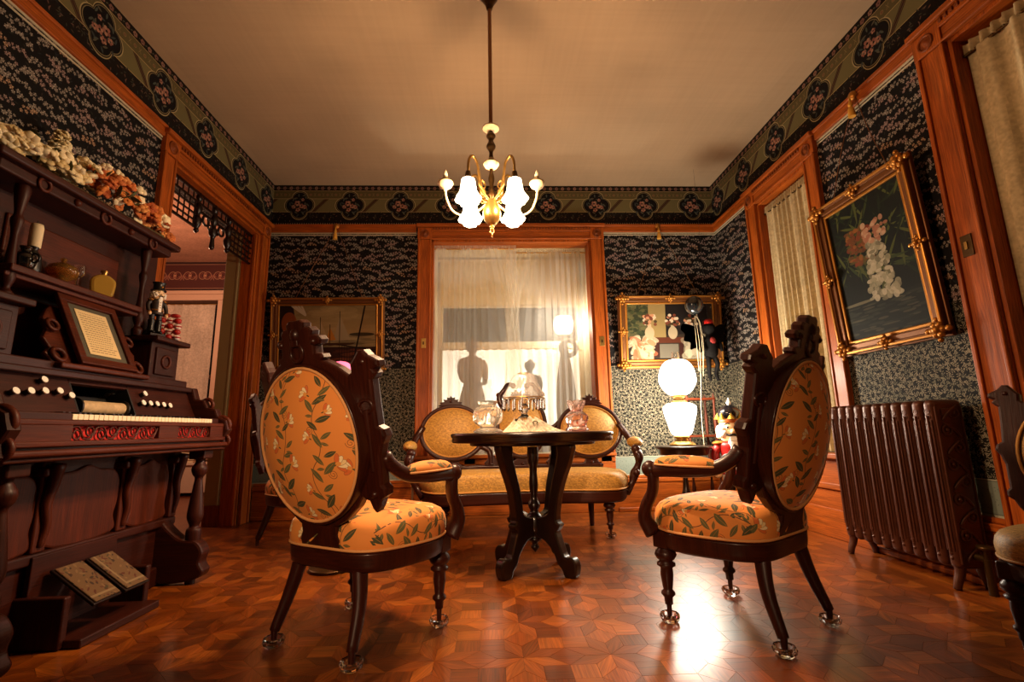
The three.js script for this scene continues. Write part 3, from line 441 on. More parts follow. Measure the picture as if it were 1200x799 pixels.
// ---------------------------------------------------------------- the pink room beyond the doorway
{
  const pink = std('#b07a62', 0.85, { map: mottle }), x0 = -5.2, x1 = XL - 0.25, z0 = -6.4, z1 = -1.6;
  const w = { x0: -4.45, x1: -3.68, y0: 0.45, y1: 2.5 };
  struct('wall_next_back', [bx(x0, w.x0, 0, 2.62, z0 - 0.15, z0), bx(w.x1, x1 + 0.25, 0, 2.62, z0 - 0.15, z0), bx(w.x0, w.x1, 0, w.y0, z0 - 0.15, z0), bx(w.x0, w.x1, w.y1, 2.62, z0 - 0.15, z0)], pink, 'pink wall of the room beyond the doorway', 'wall', 'x');
  struct('trim_far_frieze', [bx(x0, x1 + 0.25, 2.62, H, z0 - 0.15, z0)], std('#ffffff', 0.8, { map: farFriezeTex }), 'red brown patterned frieze beyond the doorway', 'frieze', 'x');
  struct('wall_next_left', [bx(x0 - 0.15, x0, 0, H, z0 - 0.15, z1 + 0.15)], pink, 'pink far side wall beyond the doorway', 'wall', 'z');
  struct('wall_next_front', [bx(x0, x1, 0, H, z1, z1 + 0.15)], pink, 'pink near end wall beyond the doorway', 'wall', 'x');
  struct('wall_next_right', [bx(x1, x1 + 0.25, 0, H, z0, ZB - 0.16)], pink, 'pink wall stub beyond the doorway', 'wall', 'z');
  struct('ceiling_next', [bx(x0 - 0.15, x1, H, H + 0.15, z0 - 0.15, z1 + 0.15), bx(x1, x1 + 0.26, H, H + 0.15, z0 - 0.15, ZB - 0.16)], std('#c08a70', 0.9, { map: mottle }), 'pink plaster ceiling beyond the doorway', 'ceiling', 'x');
  struct('floor_next', [bx(x0 - 0.15, x1, -0.12, 0, z0 - 0.15, z1 + 0.15), bx(x1, x1 + 0.26, -0.12, 0, z0 - 0.15, ZB - 0.16)], wood('#8a4218', 0.35, 0.5), 'polished wood floor beyond the doorway', 'floor', 'z');
  const g = sg('window_4', 'pale cased window with lace curtain beyond the doorway', 'window'); g.position.set((w.x0 + w.x1) / 2, 0, z0);
  const pale = std('#c9a48c', 0.6), hw = (w.x1 - w.x0) / 2;
  for (const s of [-1, 1]) mesh('casing_board', [rb(...(s > 0 ? [hw, hw + 0.15] : [-hw - 0.15, -hw]), 0, w.y1, 0, 0.03, 0.005)], pale, g, 'y');
  mesh('header_board', [rb(-hw - 0.15, hw + 0.15, w.y1, 2.61, 0, 0.035, 0.005), rb(-hw - 0.18, hw + 0.18, 2.58, 2.63, 0, 0.06, 0.006)], pale, g, 'x');
  mesh('sill', [rb(-hw - 0.18, hw + 0.18, w.y0 - 0.04, w.y0, 0, 0.09, 0.006)], pale, g, 'x');
  mesh('sash', [bx(-hw, hw, 1.45, 1.5, -0.11, -0.07)], pale, g, 'x'); mesh('pane', [bx(-hw, hw, w.y0, w.y1, -0.1, -0.096)], M.pane, g, 'x');
}
// ---------------------------------------------------------------- carved chairs; local +z is the way the chair faces
const RAKE = 0.21, rake = g => { g = prep(g); const p = g.attributes.position; for (let i = 0; i < p.count; i++) p.setZ(i, p.getZ(i) - 0.165 - (p.getY(i) - 0.33) * RAKE); g.computeVertexNormals(); return g; };
const flatRake = g => { g = prep(g); g.rotateX(-Math.atan(RAKE)); return g; };   // keeps smooth normals
const backXf = g => { g = prep(g); g.translate(0, -0.33, 0); g.rotateX(-Math.atan(RAKE)); g.translate(0, 0.33, -0.165); return g; };
const bow = g => { g = prep(g); const p = g.attributes.position; for (let i = 0; i < p.count; i++) p.setZ(i, p.getZ(i) + 0.68 * p.getX(i) ** 2); return g; };   // back curved round the sitter
const CUP = toCreasedNormals(lathe([[0.0, 0.004], [0.024, 0.004], [0.034, 0.014], [0.037, 0.026], [0.033, 0.034], [0.026, 0.03], [0.017, 0.016], [0.0, 0.015]], 11), 0.35);
const frontLegProfile = [[0.022, 0.285], [0.026, 0.272], [0.024, 0.262], [0.036, 0.25], [0.041, 0.236], [0.034, 0.222], [0.022, 0.214], [0.034, 0.206], [0.034, 0.198], [0.022, 0.19], [0.024, 0.165], [0.019, 0.125], [0.017, 0.112], [0.025, 0.104], [0.026, 0.096], [0.016, 0.086], [0.015, 0.062], [0.0, 0.061]];
const chairGeo = (() => {
  const half = [[0, 1.11], [0.026, 1.112], [0.044, 1.1], [0.042, 1.084], [0.064, 1.084], [0.078, 1.07], [0.074, 1.056], [0.1, 1.05], [0.112, 1.036], [0.104, 1.022], [0.082, 1.018], [0.082, 0.994], [0.108, 0.988], [0.114, 0.976], [0.104, 0.968], [0.125, 0.96], [0.165, 0.938], [0.2, 0.91], [0.209, 0.917], [0.208, 0.945], [0.222, 0.962], [0.238, 0.985], [0.256, 0.985], [0.27, 0.966], [0.286, 0.955], [0.3, 0.945], [0.302, 0.928], [0.284, 0.918], [0.292, 0.905], [0.282, 0.892], [0.274, 0.885], [0.274, 0.82], [0.276, 0.735], [0.292, 0.722], [0.298, 0.70], [0.284, 0.675], [0.274, 0.64], [0.27, 0.545], [0.28, 0.53], [0.278, 0.508], [0.262, 0.496], [0.25, 0.47], [0.24, 0.455], [0.23, 0.47], [0.222, 0.495], [0.21, 0.50], [0.2, 0.51], [0.175, 0.472], [0.13, 0.432], [0.085, 0.41], [0.085, 0.385], [0.1, 0.365], [0.1, 0.32], [0, 0.315]];
  const shape = shapeOf(mirrorPts(half)), rim = (() => { const pos = [], idx = [], n = 64; for (let j = 0; j < n; j++) { const a = j / n * 2 * Math.PI, c = Math.cos(a), d = Math.sin(a); for (const [k, z] of [[0, -0.02], [0.006, -0.026], [0.012, -0.02], [0.014, 0]]) pos.push((0.236 + k) * c, 0.688 + (0.262 + k) * d, z + (z === 0 ? 0.68 * (0.25 * c) ** 2 : 0)); } for (let j = 0; j < n; j++) for (let k = 0; k < 3; k++) { const A = j * 4 + k, B = (j + 1) % n * 4 + k; idx.push(A, B, A + 1, B, B + 1, A + 1); } const g = new THREE.BufferGeometry(); g.setAttribute('position', new THREE.Float32BufferAttribute(pos, 3)); g.setIndex(idx); g.computeVertexNormals(); return g; })(),
    frame = backXf(merge([bow(ext(shape, 0.042, 0.008, [ellipse(0, 0.688, 0.233, 0.258)])), rim]));
  const outer = backXf(merge([dome(0.238, 0.264, -0.055, 0, 0.688, -0.018), bow(dome(0.238, 0.264, 0.045, 0, 0.688, 0.012))]));
  const pipe = backXf(merge([ring(0.234, 0.26, 0.0055, 0, 0.688, -0.023), bow(ring(0.234, 0.26, 0.0055, 0, 0.688, 0.021))]));
  const carve = backXf(bow(merge([-1, 1].flatMap(s => [sph(0.018, 0, 0, 0, 10, 8).scale(1, 1, 1.5).translate(s * 0.248, 0.945, 0), tor(0.022, 0.006, s * 0.246, 0.80, -0.02), cyl(0.010, 0.006, 0.2, s * 0.247, 0.69, -0.02, 8), sph(0.013, s * 0.241, 0.515, -0.018, 10, 8), sph(0.016, 0, 0, 0, 10, 8).scale(1, 1, 1.6).translate(s * 0.08, 1.032, -0.004)]).concat([sph(0.024, 0, 0, 0, 12, 10).scale(1, 1.2, 1.2).translate(0, 1.06, -0.006), tor(0.03, 0.007, 0, 1.0, -0.018), rb(-0.02, 0.02, 1.02, 1.045, -0.03, 0.026, 0.006)]))));
  const contour = [[0, 0.268], [0.12, 0.258], [0.215, 0.225], [0.268, 0.13], [0.268, 0.02], [0.222, -0.12], [0.16, -0.17], [0, -0.18]], full = mirrorPts(contour);
  const seat = layered(full, [[0.325, 0.99], [0.335, 1.0], [0.35, 1.018], [0.375, 1.022], [0.40, 1.0], [0.418, 0.95], [0.432, 0.85], [0.44, 0.68], [0.446, 0.42], [0.448, 0.15]], 72);
  const rail = layered(full, [[0.262, 0.86], [0.262, 0.95], [0.27, 0.985], [0.29, 0.995], [0.318, 1.0], [0.326, 1.0], [0.328, 0.9]], 72);
  const seatPipe = sweep(full.map(([x, z]) => [x * 1.008, 0.333, 0.0 + z * 1.008]), 0.005, 96, 6, true);
  const rearLeg = sweep([[0.13, 0.33, -0.135], [0.145, 0.27, -0.14], [0.168, 0.17, -0.158], [0.185, 0.05, -0.2]], t => [0.03 - 0.012 * t, 0.027 - 0.011 * t], 16, 10);
  const frontLeg = lathe(frontLegProfile, 18);
  const arm = sweep([[0.266, 0.64, -0.165], [0.275, 0.605, -0.14], [0.288, 0.572, -0.085], [0.298, 0.56, 0.02], [0.296, 0.558, 0.13], [0.292, 0.55, 0.185]], t => [0.016 + 0.008 * Math.sin(t * 3.1), 0.022 + 0.008 * t], 26, 10);
  const armPost = merge([sweep([[0.292, 0.558, 0.175], [0.29, 0.52, 0.172], [0.284, 0.47, 0.185], [0.284, 0.42, 0.215], [0.276, 0.37, 0.232], [0.255, 0.315, 0.215]], t => [0.026 - 0.007 * Math.sin(t * 3.14 * 0.9) + 0.014 * t, 0.019 + 0.006 * t], 24, 10), sph(0.032, 0.292, 0.556, 0.182, 12, 10).scale(1, 1, 1)]);
  const armPad = (() => { const g = new THREE.SphereGeometry(1, 24, 14); const p = g.attributes.position; for (let i = 0; i < p.count; i++) { const x = p.getX(i), y = p.getY(i), z = p.getZ(i); p.setXYZ(i, 0.294 + 0.036 * x, 0.582 + 0.03 * (y < 0 ? y * 0.5 : y), 0.03 + 0.125 * Math.sign(z) * Math.pow(Math.abs(z), 0.8)); } g.computeVertexNormals(); return g; })();
  const padRing = sweep(Array.from({ length: 16 }, (_, i) => { const t = i / 16 * 2 * Math.PI; return [0.294 + 0.037 * Math.cos(t), 0.576, 0.03 + 0.126 * Math.sin(t)]; }), 0.004, 40, 6, true);
  return { frame, outer, pipe, carve, seat, rail, seatPipe, rearLeg, frontLeg, arm, armPost, armPad, padRing };
})();
function makeChair(name, label, pos, turn, { cover = M.fabric, pipe = M.piping, woodM = M.mahog, arms = true, cups = true, group } = {}) {
  const t = thing(name, label, 'chair', pos, turn, group), G = chairGeo;
  const fr = mesh('back_frame', [G.frame.clone()], woodM, t, 'y'); mesh('carving', [G.carve.clone()], woodM, fr, 'y');
  const bp = mesh('back_pad', [G.outer.clone()], cover, t, 'x'); mesh('piping', [G.pipe.clone()], pipe, bp, 'x');
  const st = mesh('seat', [G.seat.clone()], cover, t, 'x'); mesh('piping', [G.seatPipe.clone()], pipe, st, 'x');
  mesh('seat_rail', [G.rail.clone()], woodM, t, 'x');
  for (const s of [-1, 1]) {
    const rl = mesh('leg', [sgn(s, G.rearLeg), cyl(0.012, 0.009, 0.05, s * 0.185, 0.034, -0.2)], woodM, t, 'y');
    const fl = mesh('leg', [G.frontLeg.clone().translate(s * 0.222, 0, 0.19), cyl(0.01, 0.008, 0.052, s * 0.222, 0.037, 0.19), rb(s * 0.222 - 0.034, s * 0.222 + 0.034, 0.262, 0.325, 0.156, 0.222, 0.008)], woodM, t, 'y');
    if (cups) { mesh('glass_cup', CUP.clone().scale(1, 1, 1).translate(s * 0.185, -0.004, -0.2), M.crystal, rl); mesh('glass_cup', CUP.clone().translate(s * 0.222, -0.004, 0.19), M.crystal, fl); }
    if (arms) { const ar = mesh('arm', [sgn(s, G.arm)], woodM, t, 'z'); mesh('arm_post', [sgn(s, G.armPost)], woodM, t, 'y'); const pd = mesh('arm_pad', [sgn(s, G.armPad)], cover, ar, 'z'); }
    if (arms) mesh('arm_piping', [sgn(s, G.padRing)], pipe, t, 'z');
  }
  return t;
}
makeChair('armchair', 'carved armchair in orange vine print beside the pump organ, facing the window', [-0.4955, 0, -1.9], 149 * Math.PI / 180);
makeChair('armchair', 'carved armchair in orange vine print in front of the radiator and nutcracker', [0.945, 0, -1.885], -144.5 * Math.PI / 180);
makeChair('side_chair', 'armless orange vine print chair in the corner beside the doorway', [-1.27, 0, -3.42], 70 * Math.PI / 180, { cups: false, arms: false });
makeChair('side_chair', 'dark carved chair with gold seat in front of the tall curtained opening', [1.85, 0, -1.44], -62 * Math.PI / 180, { cover: M.gold, pipe: M.goldPipe, cups: false, arms: false }).scale.setScalar(0.86);

// ---------------------------------------------------------------- triple-back sofa
{
  const t = thing('sofa', 'carved triple medallion back sofa in gold brocade under the window', 'sofa', [0.225, 0, -3.52]);
  const plan = mirrorPts([[0, 0.235], [0.25, 0.24], [0.5, 0.275], [0.62, 0.25], [0.70, 0.13], [0.73, -0.02], [0.66, -0.17], [0.4, -0.21], [0, -0.215]]);
  mesh('seat', [layered(plan, [[0.30, 0.985], [0.315, 1.0], [0.345, 1.012], [0.375, 1.008], [0.40, 0.985], [0.415, 0.95], [0.424, 0.88], [0.43, 0.7], [0.434, 0.4], [0.435, 0.1]], 110)], M.gold, t, 'x');
  mesh('seat_piping', [sweep(plan.map(([x, z]) => [x * 1.004, 0.31, z * 1.004]), 0.006, 140, 6, true)], M.goldPipe, t, 'x');
  mesh('seat_rail', [layered(plan, [[0.225, 0.9], [0.225, 0.975], [0.24, 0.99], [0.29, 0.998], [0.302, 1.0], [0.304, 0.9]], 110)], M.mahog, t, 'x');
  const lean = 0.16, bk = g => { g = prep(g); g.translate(0, -0.43, 0); g.rotateX(-lean); g.translate(0, 0.43, -0.2); return g; };
  const leafy = (x, y, s, k) => [ext(mirrorPts([[0, 0.062], [0.01, 0.045], [0.03, 0.05], [0.026, 0.032], [0.055, 0.034], [0.045, 0.018], [0.08, 0.012], [0.07, 0], [0.09, -0.012], [0.05, -0.014], [0, -0.012]]).map(([a, b]) => [a * s * k, b * s]), 0.036, 0.006).translate(x, y, 0), sph(0.015 * s, x, y + 0.02 * s, 0.01, 10, 8)];
  const oval = (cx, cy, rx, ry, nm, crest) => {
    const f = mesh(nm + '_frame', [bk(ext(shapeOf(Array.from({ length: 56 }, (_, i) => { const a = i / 56 * 2 * Math.PI; return [cx + (rx + 0.034) * Math.cos(a), cy + (ry + 0.032) * Math.sin(a)]; })), 0.05, 0.012, [ellipse(cx, cy, rx, ry)]))], M.mahog, t, 'x');
    const p = mesh(nm + '_pad', [bk(merge([dome(rx + 0.006, ry + 0.006, 0.055, cx, cy, 0.008), dome(rx + 0.006, ry + 0.006, -0.03, cx, cy, -0.01)]))], M.gold, t, 'x');
    mesh('piping', [bk(ring(rx - 0.003, ry - 0.003, 0.006, cx, cy, 0.018))], M.goldPipe, p, 'x');
    mesh('crest_carving', [bk(merge(crest))], M.mahog, f, 'x');
  };
  for (const s of [-1, 1]) oval(s * 0.53, 0.70, 0.225, 0.188, 'medallion', leafy(s * 0.55, 0.922, 1.1, 1));
  // tall middle medallion with broken scrolled crest
  oval(0, 0.745, 0.168, 0.222, 'medallion', [...[-1, 1].flatMap(s => [sweep([[s * 0.15, 0.90, 0], [s * 0.17, 0.97, 0], [s * 0.13, 1.03, 0.004], [s * 0.10, 1.075, 0], [s * 0.06, 1.075, 0]].map(p => p), u => 0.024 - 0.008 * u, 18, 8), sph(0.024, s * 0.055, 1.065, 0, 10, 8), tor(0.022, 0.009, s * 0.15, 0.95, 0.01), sph(0.02, s * 0.175, 0.99, 0.005, 10, 8)]), ...leafy(0, 1.0, 0.9, 1)]);
  // lower carved supports between the medallions and the seat
  for (const [x, w] of [[-0.53, 0.09], [0.53, 0.09], [-0.235, 0.055], [0.235, 0.055], [0, 0.08]]) mesh('back_support', [bk(ext(mirrorPts([[0, 0.53], [w * 0.5, 0.52], [w * 0.6, 0.49], [w, 0.47], [w * 0.85, 0.44], [w, 0.40], [0, 0.40]]), 0.036, 0.007).translate(x, Math.abs(x) > 0.3 ? -0.03 : 0, -0.005)), bk(sph(0.014, x, 0.455, 0.016, 8, 6))], M.mahog, t, 'y');
  for (const s of [-1, 1]) { mesh('back_link', [bk(sweep([[s * 0.33, 0.60, 0], [s * 0.255, 0.56, 0], [s * 0.24, 0.50, 0], [s * 0.25, 0.42, 0]], 0.022, 12, 8))], M.mahog, t, 'y'); mesh('back_link', [bk(sweep([[s * 0.31, 0.78, 0], [s * 0.265, 0.74, 0.004], [s * 0.2, 0.70, 0]], 0.018, 10, 8))], M.mahog, t, 'y'); }
  mesh('back_rail', [rb(-0.6, 0.6, 0.40, 0.45, -0.215, -0.175, 0.01)], M.mahog, t, 'x');
  for (const s of [-1, 1]) {
    const a = mesh('arm', [sweep([[s * 0.76, 0.74, -0.24], [s * 0.80, 0.67, -0.2], [s * 0.825, 0.60, -0.12], [s * 0.82, 0.57, -0.02], [s * 0.80, 0.56, 0.05]], u => 0.026 - 0.004 * u, 22, 10), sph(0.034, s * 0.80, 0.56, 0.055, 12, 10)], M.mahog, t, 'z');
    mesh('arm_pad', [new THREE.SphereGeometry(1, 18, 12).scale(0.048, 0.04, 0.12).translate(s * 0.825, 0.605, -0.05)], M.gold, a, 'z');
    mesh('arm_post', [sweep([[s * 0.80, 0.555, 0.05], [s * 0.815, 0.50, 0.075], [s * 0.80, 0.44, 0.07], [s * 0.775, 0.38, 0.06], [s * 0.75, 0.32, 0.07], [s * 0.70, 0.27, 0.09]], u => 0.028 + 0.006 * Math.sin(u * 14), 26, 10), tor(0.028, 0.01, s * 0.80, 0.50, 0.08, 0, Math.PI / 2), sph(0.028, s * 0.785, 0.40, 0.085, 10, 8)], M.mahog, t, 'y');
    const fl = mesh('leg', [lathe(frontLegProfile, 18).scale(1, 0.86, 1).translate(s * 0.55, 0, 0.215), cyl(0.01, 0.008, 0.05, s * 0.55, 0.03, 0.215)], M.mahog, t, 'y');
    mesh('glass_cup', CUP.clone().translate(s * 0.55, -0.004, 0.215), M.crystal, fl);
    mesh('leg', [sweep([[s * 0.5, 0.26, -0.15], [s * 0.5, 0.15, -0.155], [s * 0.51, 0.002, -0.2]], u => 0.026 - 0.009 * u, 12, 10)], M.mahog, t, 'y');
  }
}

// ---------------------------------------------------------------- oval parlour table
{
  const t = thing('parlour_table', 'dark oval parlour table on four curved legs in front of the sofa', 'table', [0.215, 0, -2.63]);
  const ov = (rx, rz, n = 64) => Array.from({ length: n }, (_, i) => { const a = i / n * 2 * Math.PI, k = 1 + 0.025 * Math.cos(4 * a); return [rx * k * Math.cos(a), rz * k * Math.sin(a)]; });
  mesh('tabletop', [layered(ov(0.43, 0.31), [[0.648, 0.94], [0.648, 0.975], [0.66, 0.99], [0.672, 0.98], [0.678, 0.995], [0.688, 1.0], [0.695, 0.992], [0.698, 0.97]], 96)], M.tableWood, t, 'x');
  mesh('apron', [layered(ov(0.33, 0.22), [[0.63, 0.985], [0.635, 1.0], [0.655, 1.0], [0.66, 1.0]], 80)], M.tableWood, t, 'x');
  const col = mesh('column', [slathe([[0.03, 0.62], [0.03, 0.55], [0.02, 0.5], [0.024, 0.42], [0.018, 0.36], [0.032, 0.32], [0.022, 0.29], [0.04, 0.26], [0.045, 0.2], [0.03, 0.17], [0.036, 0.15], [0.015, 0.13], [0.022, 0.11], [0.001, 0.085]], 18, 60)], M.tableWood, t, 'y');
  // each leg cut from thick board: knee at the top, waist at the hub, scrolled foot
  const legShape = () => shapeOf([[0.26, 0.63], [0.175, 0.63], [0.172, 0.58], [0.15, 0.50], [0.125, 0.42], [0.108, 0.34], [0.1, 0.29], [0.06, 0.27], [0.03, 0.26], [0.025, 0.22], [0.025, 0.17], [0.075, 0.155], [0.13, 0.105], [0.155, 0.055], [0.18, 0.03], [0.195, 0.0], [0.245, 0.0], [0.258, 0.02], [0.262, 0.06], [0.25, 0.085], [0.23, 0.095], [0.205, 0.09], [0.19, 0.10], [0.175, 0.135], [0.158, 0.18], [0.15, 0.205], [0.165, 0.222], [0.172, 0.24], [0.155, 0.255], [0.158, 0.31], [0.172, 0.38], [0.2, 0.46], [0.232, 0.53], [0.25, 0.58]], 110);
  for (const a of [-138, -42, 42, 138]) mesh('leg', [ext(legShape(), 0.052, 0.008).rotateY(a * Math.PI / 180)], M.tableWood, t, 'y');
}
// ---------------------------------------------------------------- player pump organ against the left wall; local x runs away from the camera, z into the room
const OC = [-2.045, 0, -2.08], OT = Math.PI / 2, organAt = (lx, y, lz) => [OC[0] + lz, y, OC[2] - lx];
{
  const t = thing('pump_organ', 'tall carved player pump organ with keyboard against the left wall', 'organ', OC, OT);
  const W = 0.56;
  // lower case
  const low = mesh('lower_case', [rb(-W, W, 0.03, 0.635, 0.02, 0.385, 0.008), rb(-W - 0.015, W + 0.015, 0.0, 0.09, 0.02, 0.41, 0.01), rb(-W - 0.01, W + 0.01, 0.27, 0.31, 0.37, 0.41, 0.01)], M.organ, t, 'x');
  // three raised panels with ogee heads
  const panel = (x, w) => ext(shapeOf([[-w, 0], [w, 0], [w * 0.92, 0.06], [w, 0.12], [w, 0.2], [w * 0.8, 0.25], [w * 0.35, 0.262], [0, 0.28], [-w * 0.35, 0.262], [-w * 0.8, 0.25], [-w, 0.2], [-w, 0.12], [-w * 0.92, 0.06]], 60), 0.022, 0.009).translate(x, 0.325, 0.39);
  for (const [x, w] of [[-0.365, 0.15], [0, 0.17], [0.365, 0.13]]) {
    const p = mesh('front_panel', [panel(x, w)], M.organTrim, low, 'y');
    p.updateMatrix();
  }
  for (const x of [-0.535, -0.195, 0.195, 0.535]) mesh('pilaster', [rb(x - 0.028, x + 0.028, 0.31, 0.63, 0.38, 0.412, 0.008), sweep([[x, 0.33, 0.41], [x + 0.008, 0.40, 0.418], [x - 0.006, 0.48, 0.42], [x + 0.004, 0.56, 0.428], [x, 0.62, 0.44]], u => 0.012 + 0.01 * u, 16, 8), rb(x - 0.036, x + 0.036, 0.575, 0.61, 0.38, 0.43, 0.01)], M.organTrim, low, 'y');
  // pedal well and treadles
  mesh('pedal_well', [rb(-0.22, 0.17, 0.02, 0.30, 0.40, 0.42, 0.004), rb(-0.235, -0.205, 0.0, 0.17, 0.38, 0.56, 0.008), rb(0.165, 0.195, 0.0, 0.17, 0.38, 0.56, 0.008), rb(-0.22, 0.18, 0.0, 0.03, 0.40, 0.62, 0.006)], M.organ, t, 'x');
  for (const x of [-0.1, 0.05]) { const p = mesh('pedal', [rb(-0.066, 0.066, -0.012, 0, -0.105, 0.105, 0.005).rotateX(0.62).translate(x, 0.185, 0.525)], M.walnut, t, 'z'); mesh('carpet_pad', [rb(-0.058, 0.058, 0, 0.006, -0.098, 0.098, 0.003).rotateX(0.62).translate(x, 0.185, 0.525)], M.carpet, p, 'z'); }
  // key bed, slip with red cloth behind pierced scrolls, moulding
  const bed = mesh('key_bed', [rb(-W - 0.03, W + 0.03, 0.645, 0.69, 0.03, 0.60, 0.008), rb(-W - 0.02, W + 0.02, 0.68, 0.765, 0.03, 0.585, 0.006)], M.organ, t, 'x');
  mesh('key_slip', [rb(-W - 0.02, W + 0.02, 0.755, 0.775, 0.565, 0.612, 0.006), rb(-W - 0.02, -0.36, 0.70, 0.76, 0.58, 0.61, 0.004), rb(0.07, 0.2, 0.70, 0.76, 0.58, 0.61, 0.004), rb(0.45, W + 0.02, 0.70, 0.76, 0.58, 0.61, 0.004), rb(-W - 0.02, W + 0.02, 0.685, 0.705, 0.58, 0.618, 0.006)], M.organTrim, bed, 'x');
  mesh('slip_moulding', [rb(-W - 0.035, W + 0.035, 0.655, 0.678, 0.57, 0.63, 0.01), rb(-W - 0.03, W + 0.03, 0.64, 0.655, 0.55, 0.615, 0.006)], M.organTrim, bed, 'x');
  for (const [a, b] of [[-0.36, 0.07], [0.2, 0.45]]) {
    mesh('red_cloth', [bx(a, b, 0.70, 0.76, 0.586, 0.59)], M.redCloth, bed, 'x');
    const sc = []; const n = Math.round((b - a) / 0.055); for (let k = 0; k < n; k++) { const x = a + (k + 0.5) * (b - a) / n, s = k % 2 ? 1 : -1; sc.push(tor(0.016, 0.003, x, 0.73 + s * 0.006, 0.6, 0, 0, 6, 14), sweep([[x - 0.028, 0.73 - s * 0.018, 0.6], [x, 0.73 - s * 0.022, 0.602], [x + 0.028, 0.73 + s * 0.018, 0.6]], 0.0035, 8, 6)); }
    mesh('pierced_scrolls', sc, M.organTrim, bed, 'x');
  }
  // keys
  const k0 = -0.34, k1 = 0.50, nk = 37, kw = (k1 - k0) / nk;
  for (let k = 0; k < nk; k++) mesh('white_key', [rb(k0 + k * kw + 0.0007, k0 + (k + 1) * kw - 0.0007, 0.776, 0.796, 0.47, 0.585, 0.002, 1)], M.ivory, bed, 'z');
  for (let k = 0; k < nk - 1; k++) if (![2, 6].includes(k % 7)) mesh('black_key', [rb(k0 + (k + 1) * kw - 0.0055, k0 + (k + 1) * kw + 0.0055, 0.79, 0.806, 0.47, 0.535, 0.002, 1)], M.black, bed, 'z');
  for (const [a, b] of [[-W, k0], [k1, W]]) mesh('key_block', [rb(a, b, 0.765, 0.80, 0.44, 0.585, 0.006)], M.organ, bed, 'z');
  // stop board leaning back, with roll box
  const lean = g => prep(g).rotateX(-0.42).translate(0, 0.80, 0.465);
  const sb = mesh('stop_board', [lean(rb(-W, -0.17, 0, 0.165, -0.02, 0, 0.004)), lean(rb(0.13, W, 0, 0.165, -0.02, 0, 0.004)), lean(rb(-0.17, 0.13, 0.135, 0.165, -0.02, 0, 0.004)), rb(-W, W, 0.94, 0.965, 0.03, 0.43, 0.006)], M.organ, t, 'x');
  mesh('roll_box', [lean(bx(-0.17, 0.13, 0, 0.135, -0.1, -0.095)), lean(bx(-0.172, -0.165, 0, 0.135, -0.1, 0)), lean(bx(0.125, 0.132, 0, 0.135, -0.1, 0))], M.blackMatt, sb, 'x');
  const roll = mesh('paper_roll', [lean(new THREE.CylinderGeometry(0.026, 0.026, 0.23, 20).rotateZ(Math.PI / 2).translate(-0.02, 0.05, -0.03))], std('#d8b98a', 0.7, { map: mottle }), sb, 'x');
  mesh('roll_spool', [lean(new THREE.CylinderGeometry(0.036, 0.036, 0.008, 20).rotateZ(Math.PI / 2).translate(-0.14, 0.05, -0.03)), lean(new THREE.CylinderGeometry(0.036, 0.036, 0.008, 20).rotateZ(Math.PI / 2).translate(0.1, 0.05, -0.03))], M.black, sb, 'x');
  const knob = (x, y) => { const kn = mesh('stop_knob', [lean(new THREE.CylinderGeometry(0.012, 0.009, 0.022, 12).rotateX(Math.PI / 2).translate(x, y, 0.010))], M.black, sb, 'z'); mesh('knob_face', [lean(new THREE.CylinderGeometry(0.0125, 0.0125, 0.004, 14).rotateX(Math.PI / 2).translate(x, y, 0.022))], M.white, kn, 'z'); };
  for (const [x, y] of [[-0.42, 0.07], [-0.365, 0.075], [-0.31, 0.08], [-0.25, 0.085], [-0.3, 0.125], [-0.205, 0.07], [0.17, 0.062], [0.215, 0.062], [0.26, 0.062], [0.305, 0.06], [0.35, 0.058], [0.2, 0.11]]) knob(x, y);
  // cheeks: scrolled ends of the keyboard
  const cheek = () => ext(shapeOf([[0.03, 0.635], [0.60, 0.635], [0.625, 0.66], [0.615, 0.70], [0.635, 0.74], [0.62, 0.79], [0.575, 0.815], [0.56, 0.85], [0.515, 0.86], [0.495, 0.90], [0.45, 0.905], [0.43, 0.965], [0.03, 0.965]], 0), 0.05, 0.01).rotateY(-Math.PI / 2);
  for (const s of [-1, 1]) { const c = mesh('cheek', [cheek().translate(s * (W + 0.028), 0, 0)], M.organ, t, 'z'); mesh('cheek_scroll', [tor(0.042, 0.013, s * (W + 0.028), 0.765, 0.585, 0, Math.PI / 2), sph(0.02, s * (W + 0.028), 0.765, 0.585, 10, 8), tor(0.03, 0.011, s * (W + 0.028), 0.685, 0.60, 0, Math.PI / 2), tor(0.03, 0.01, s * (W + 0.028), 0.875, 0.50, 0, Math.PI / 2)].map(g => g), M.organTrim, c, 'z'); }
  // turned columns carrying the key bed
  for (const s of [-1, 1]) {
    mesh('column', [slathe([[0.03, 0.635], [0.034, 0.61], [0.02, 0.585], [0.036, 0.55], [0.03, 0.52], [0.018, 0.50], [0.022, 0.46], [0.034, 0.36], [0.036, 0.31], [0.022, 0.27], [0.034, 0.25], [0.034, 0.2]], 18, 50).translate(s * 0.50, 0, 0.545), rb(s * 0.5 - 0.04, s * 0.5 + 0.04, 0.595, 0.64, 0.505, 0.585, 0.008)], M.organ, t, 'y');
    mesh('column_base', [ext(shapeOf([[0.36, 0.03], [0.60, 0.03], [0.625, 0.06], [0.605, 0.10], [0.615, 0.15], [0.58, 0.2], [0.5, 0.215], [0.44, 0.26], [0.40, 0.30], [0.36, 0.31]], 60), 0.075, 0.012).rotateY(-Math.PI / 2).translate(s * 0.5, 0, 0), cyl(0.022, 0.022, 0.04, s * 0.5, 0.02, 0.55)], M.organ, t, 'z');
  }
  // upper case: side cabinets with candle shelves, back board, bottle shelf, cornice
  const up = mesh('upper_case', [rb(-W, W, 0.96, 1.72, 0.0, 0.17, 0.006), rb(-W, W, 0.965, 1.0, 0.02, 0.40, 0.006)], M.organ, t, 'x');
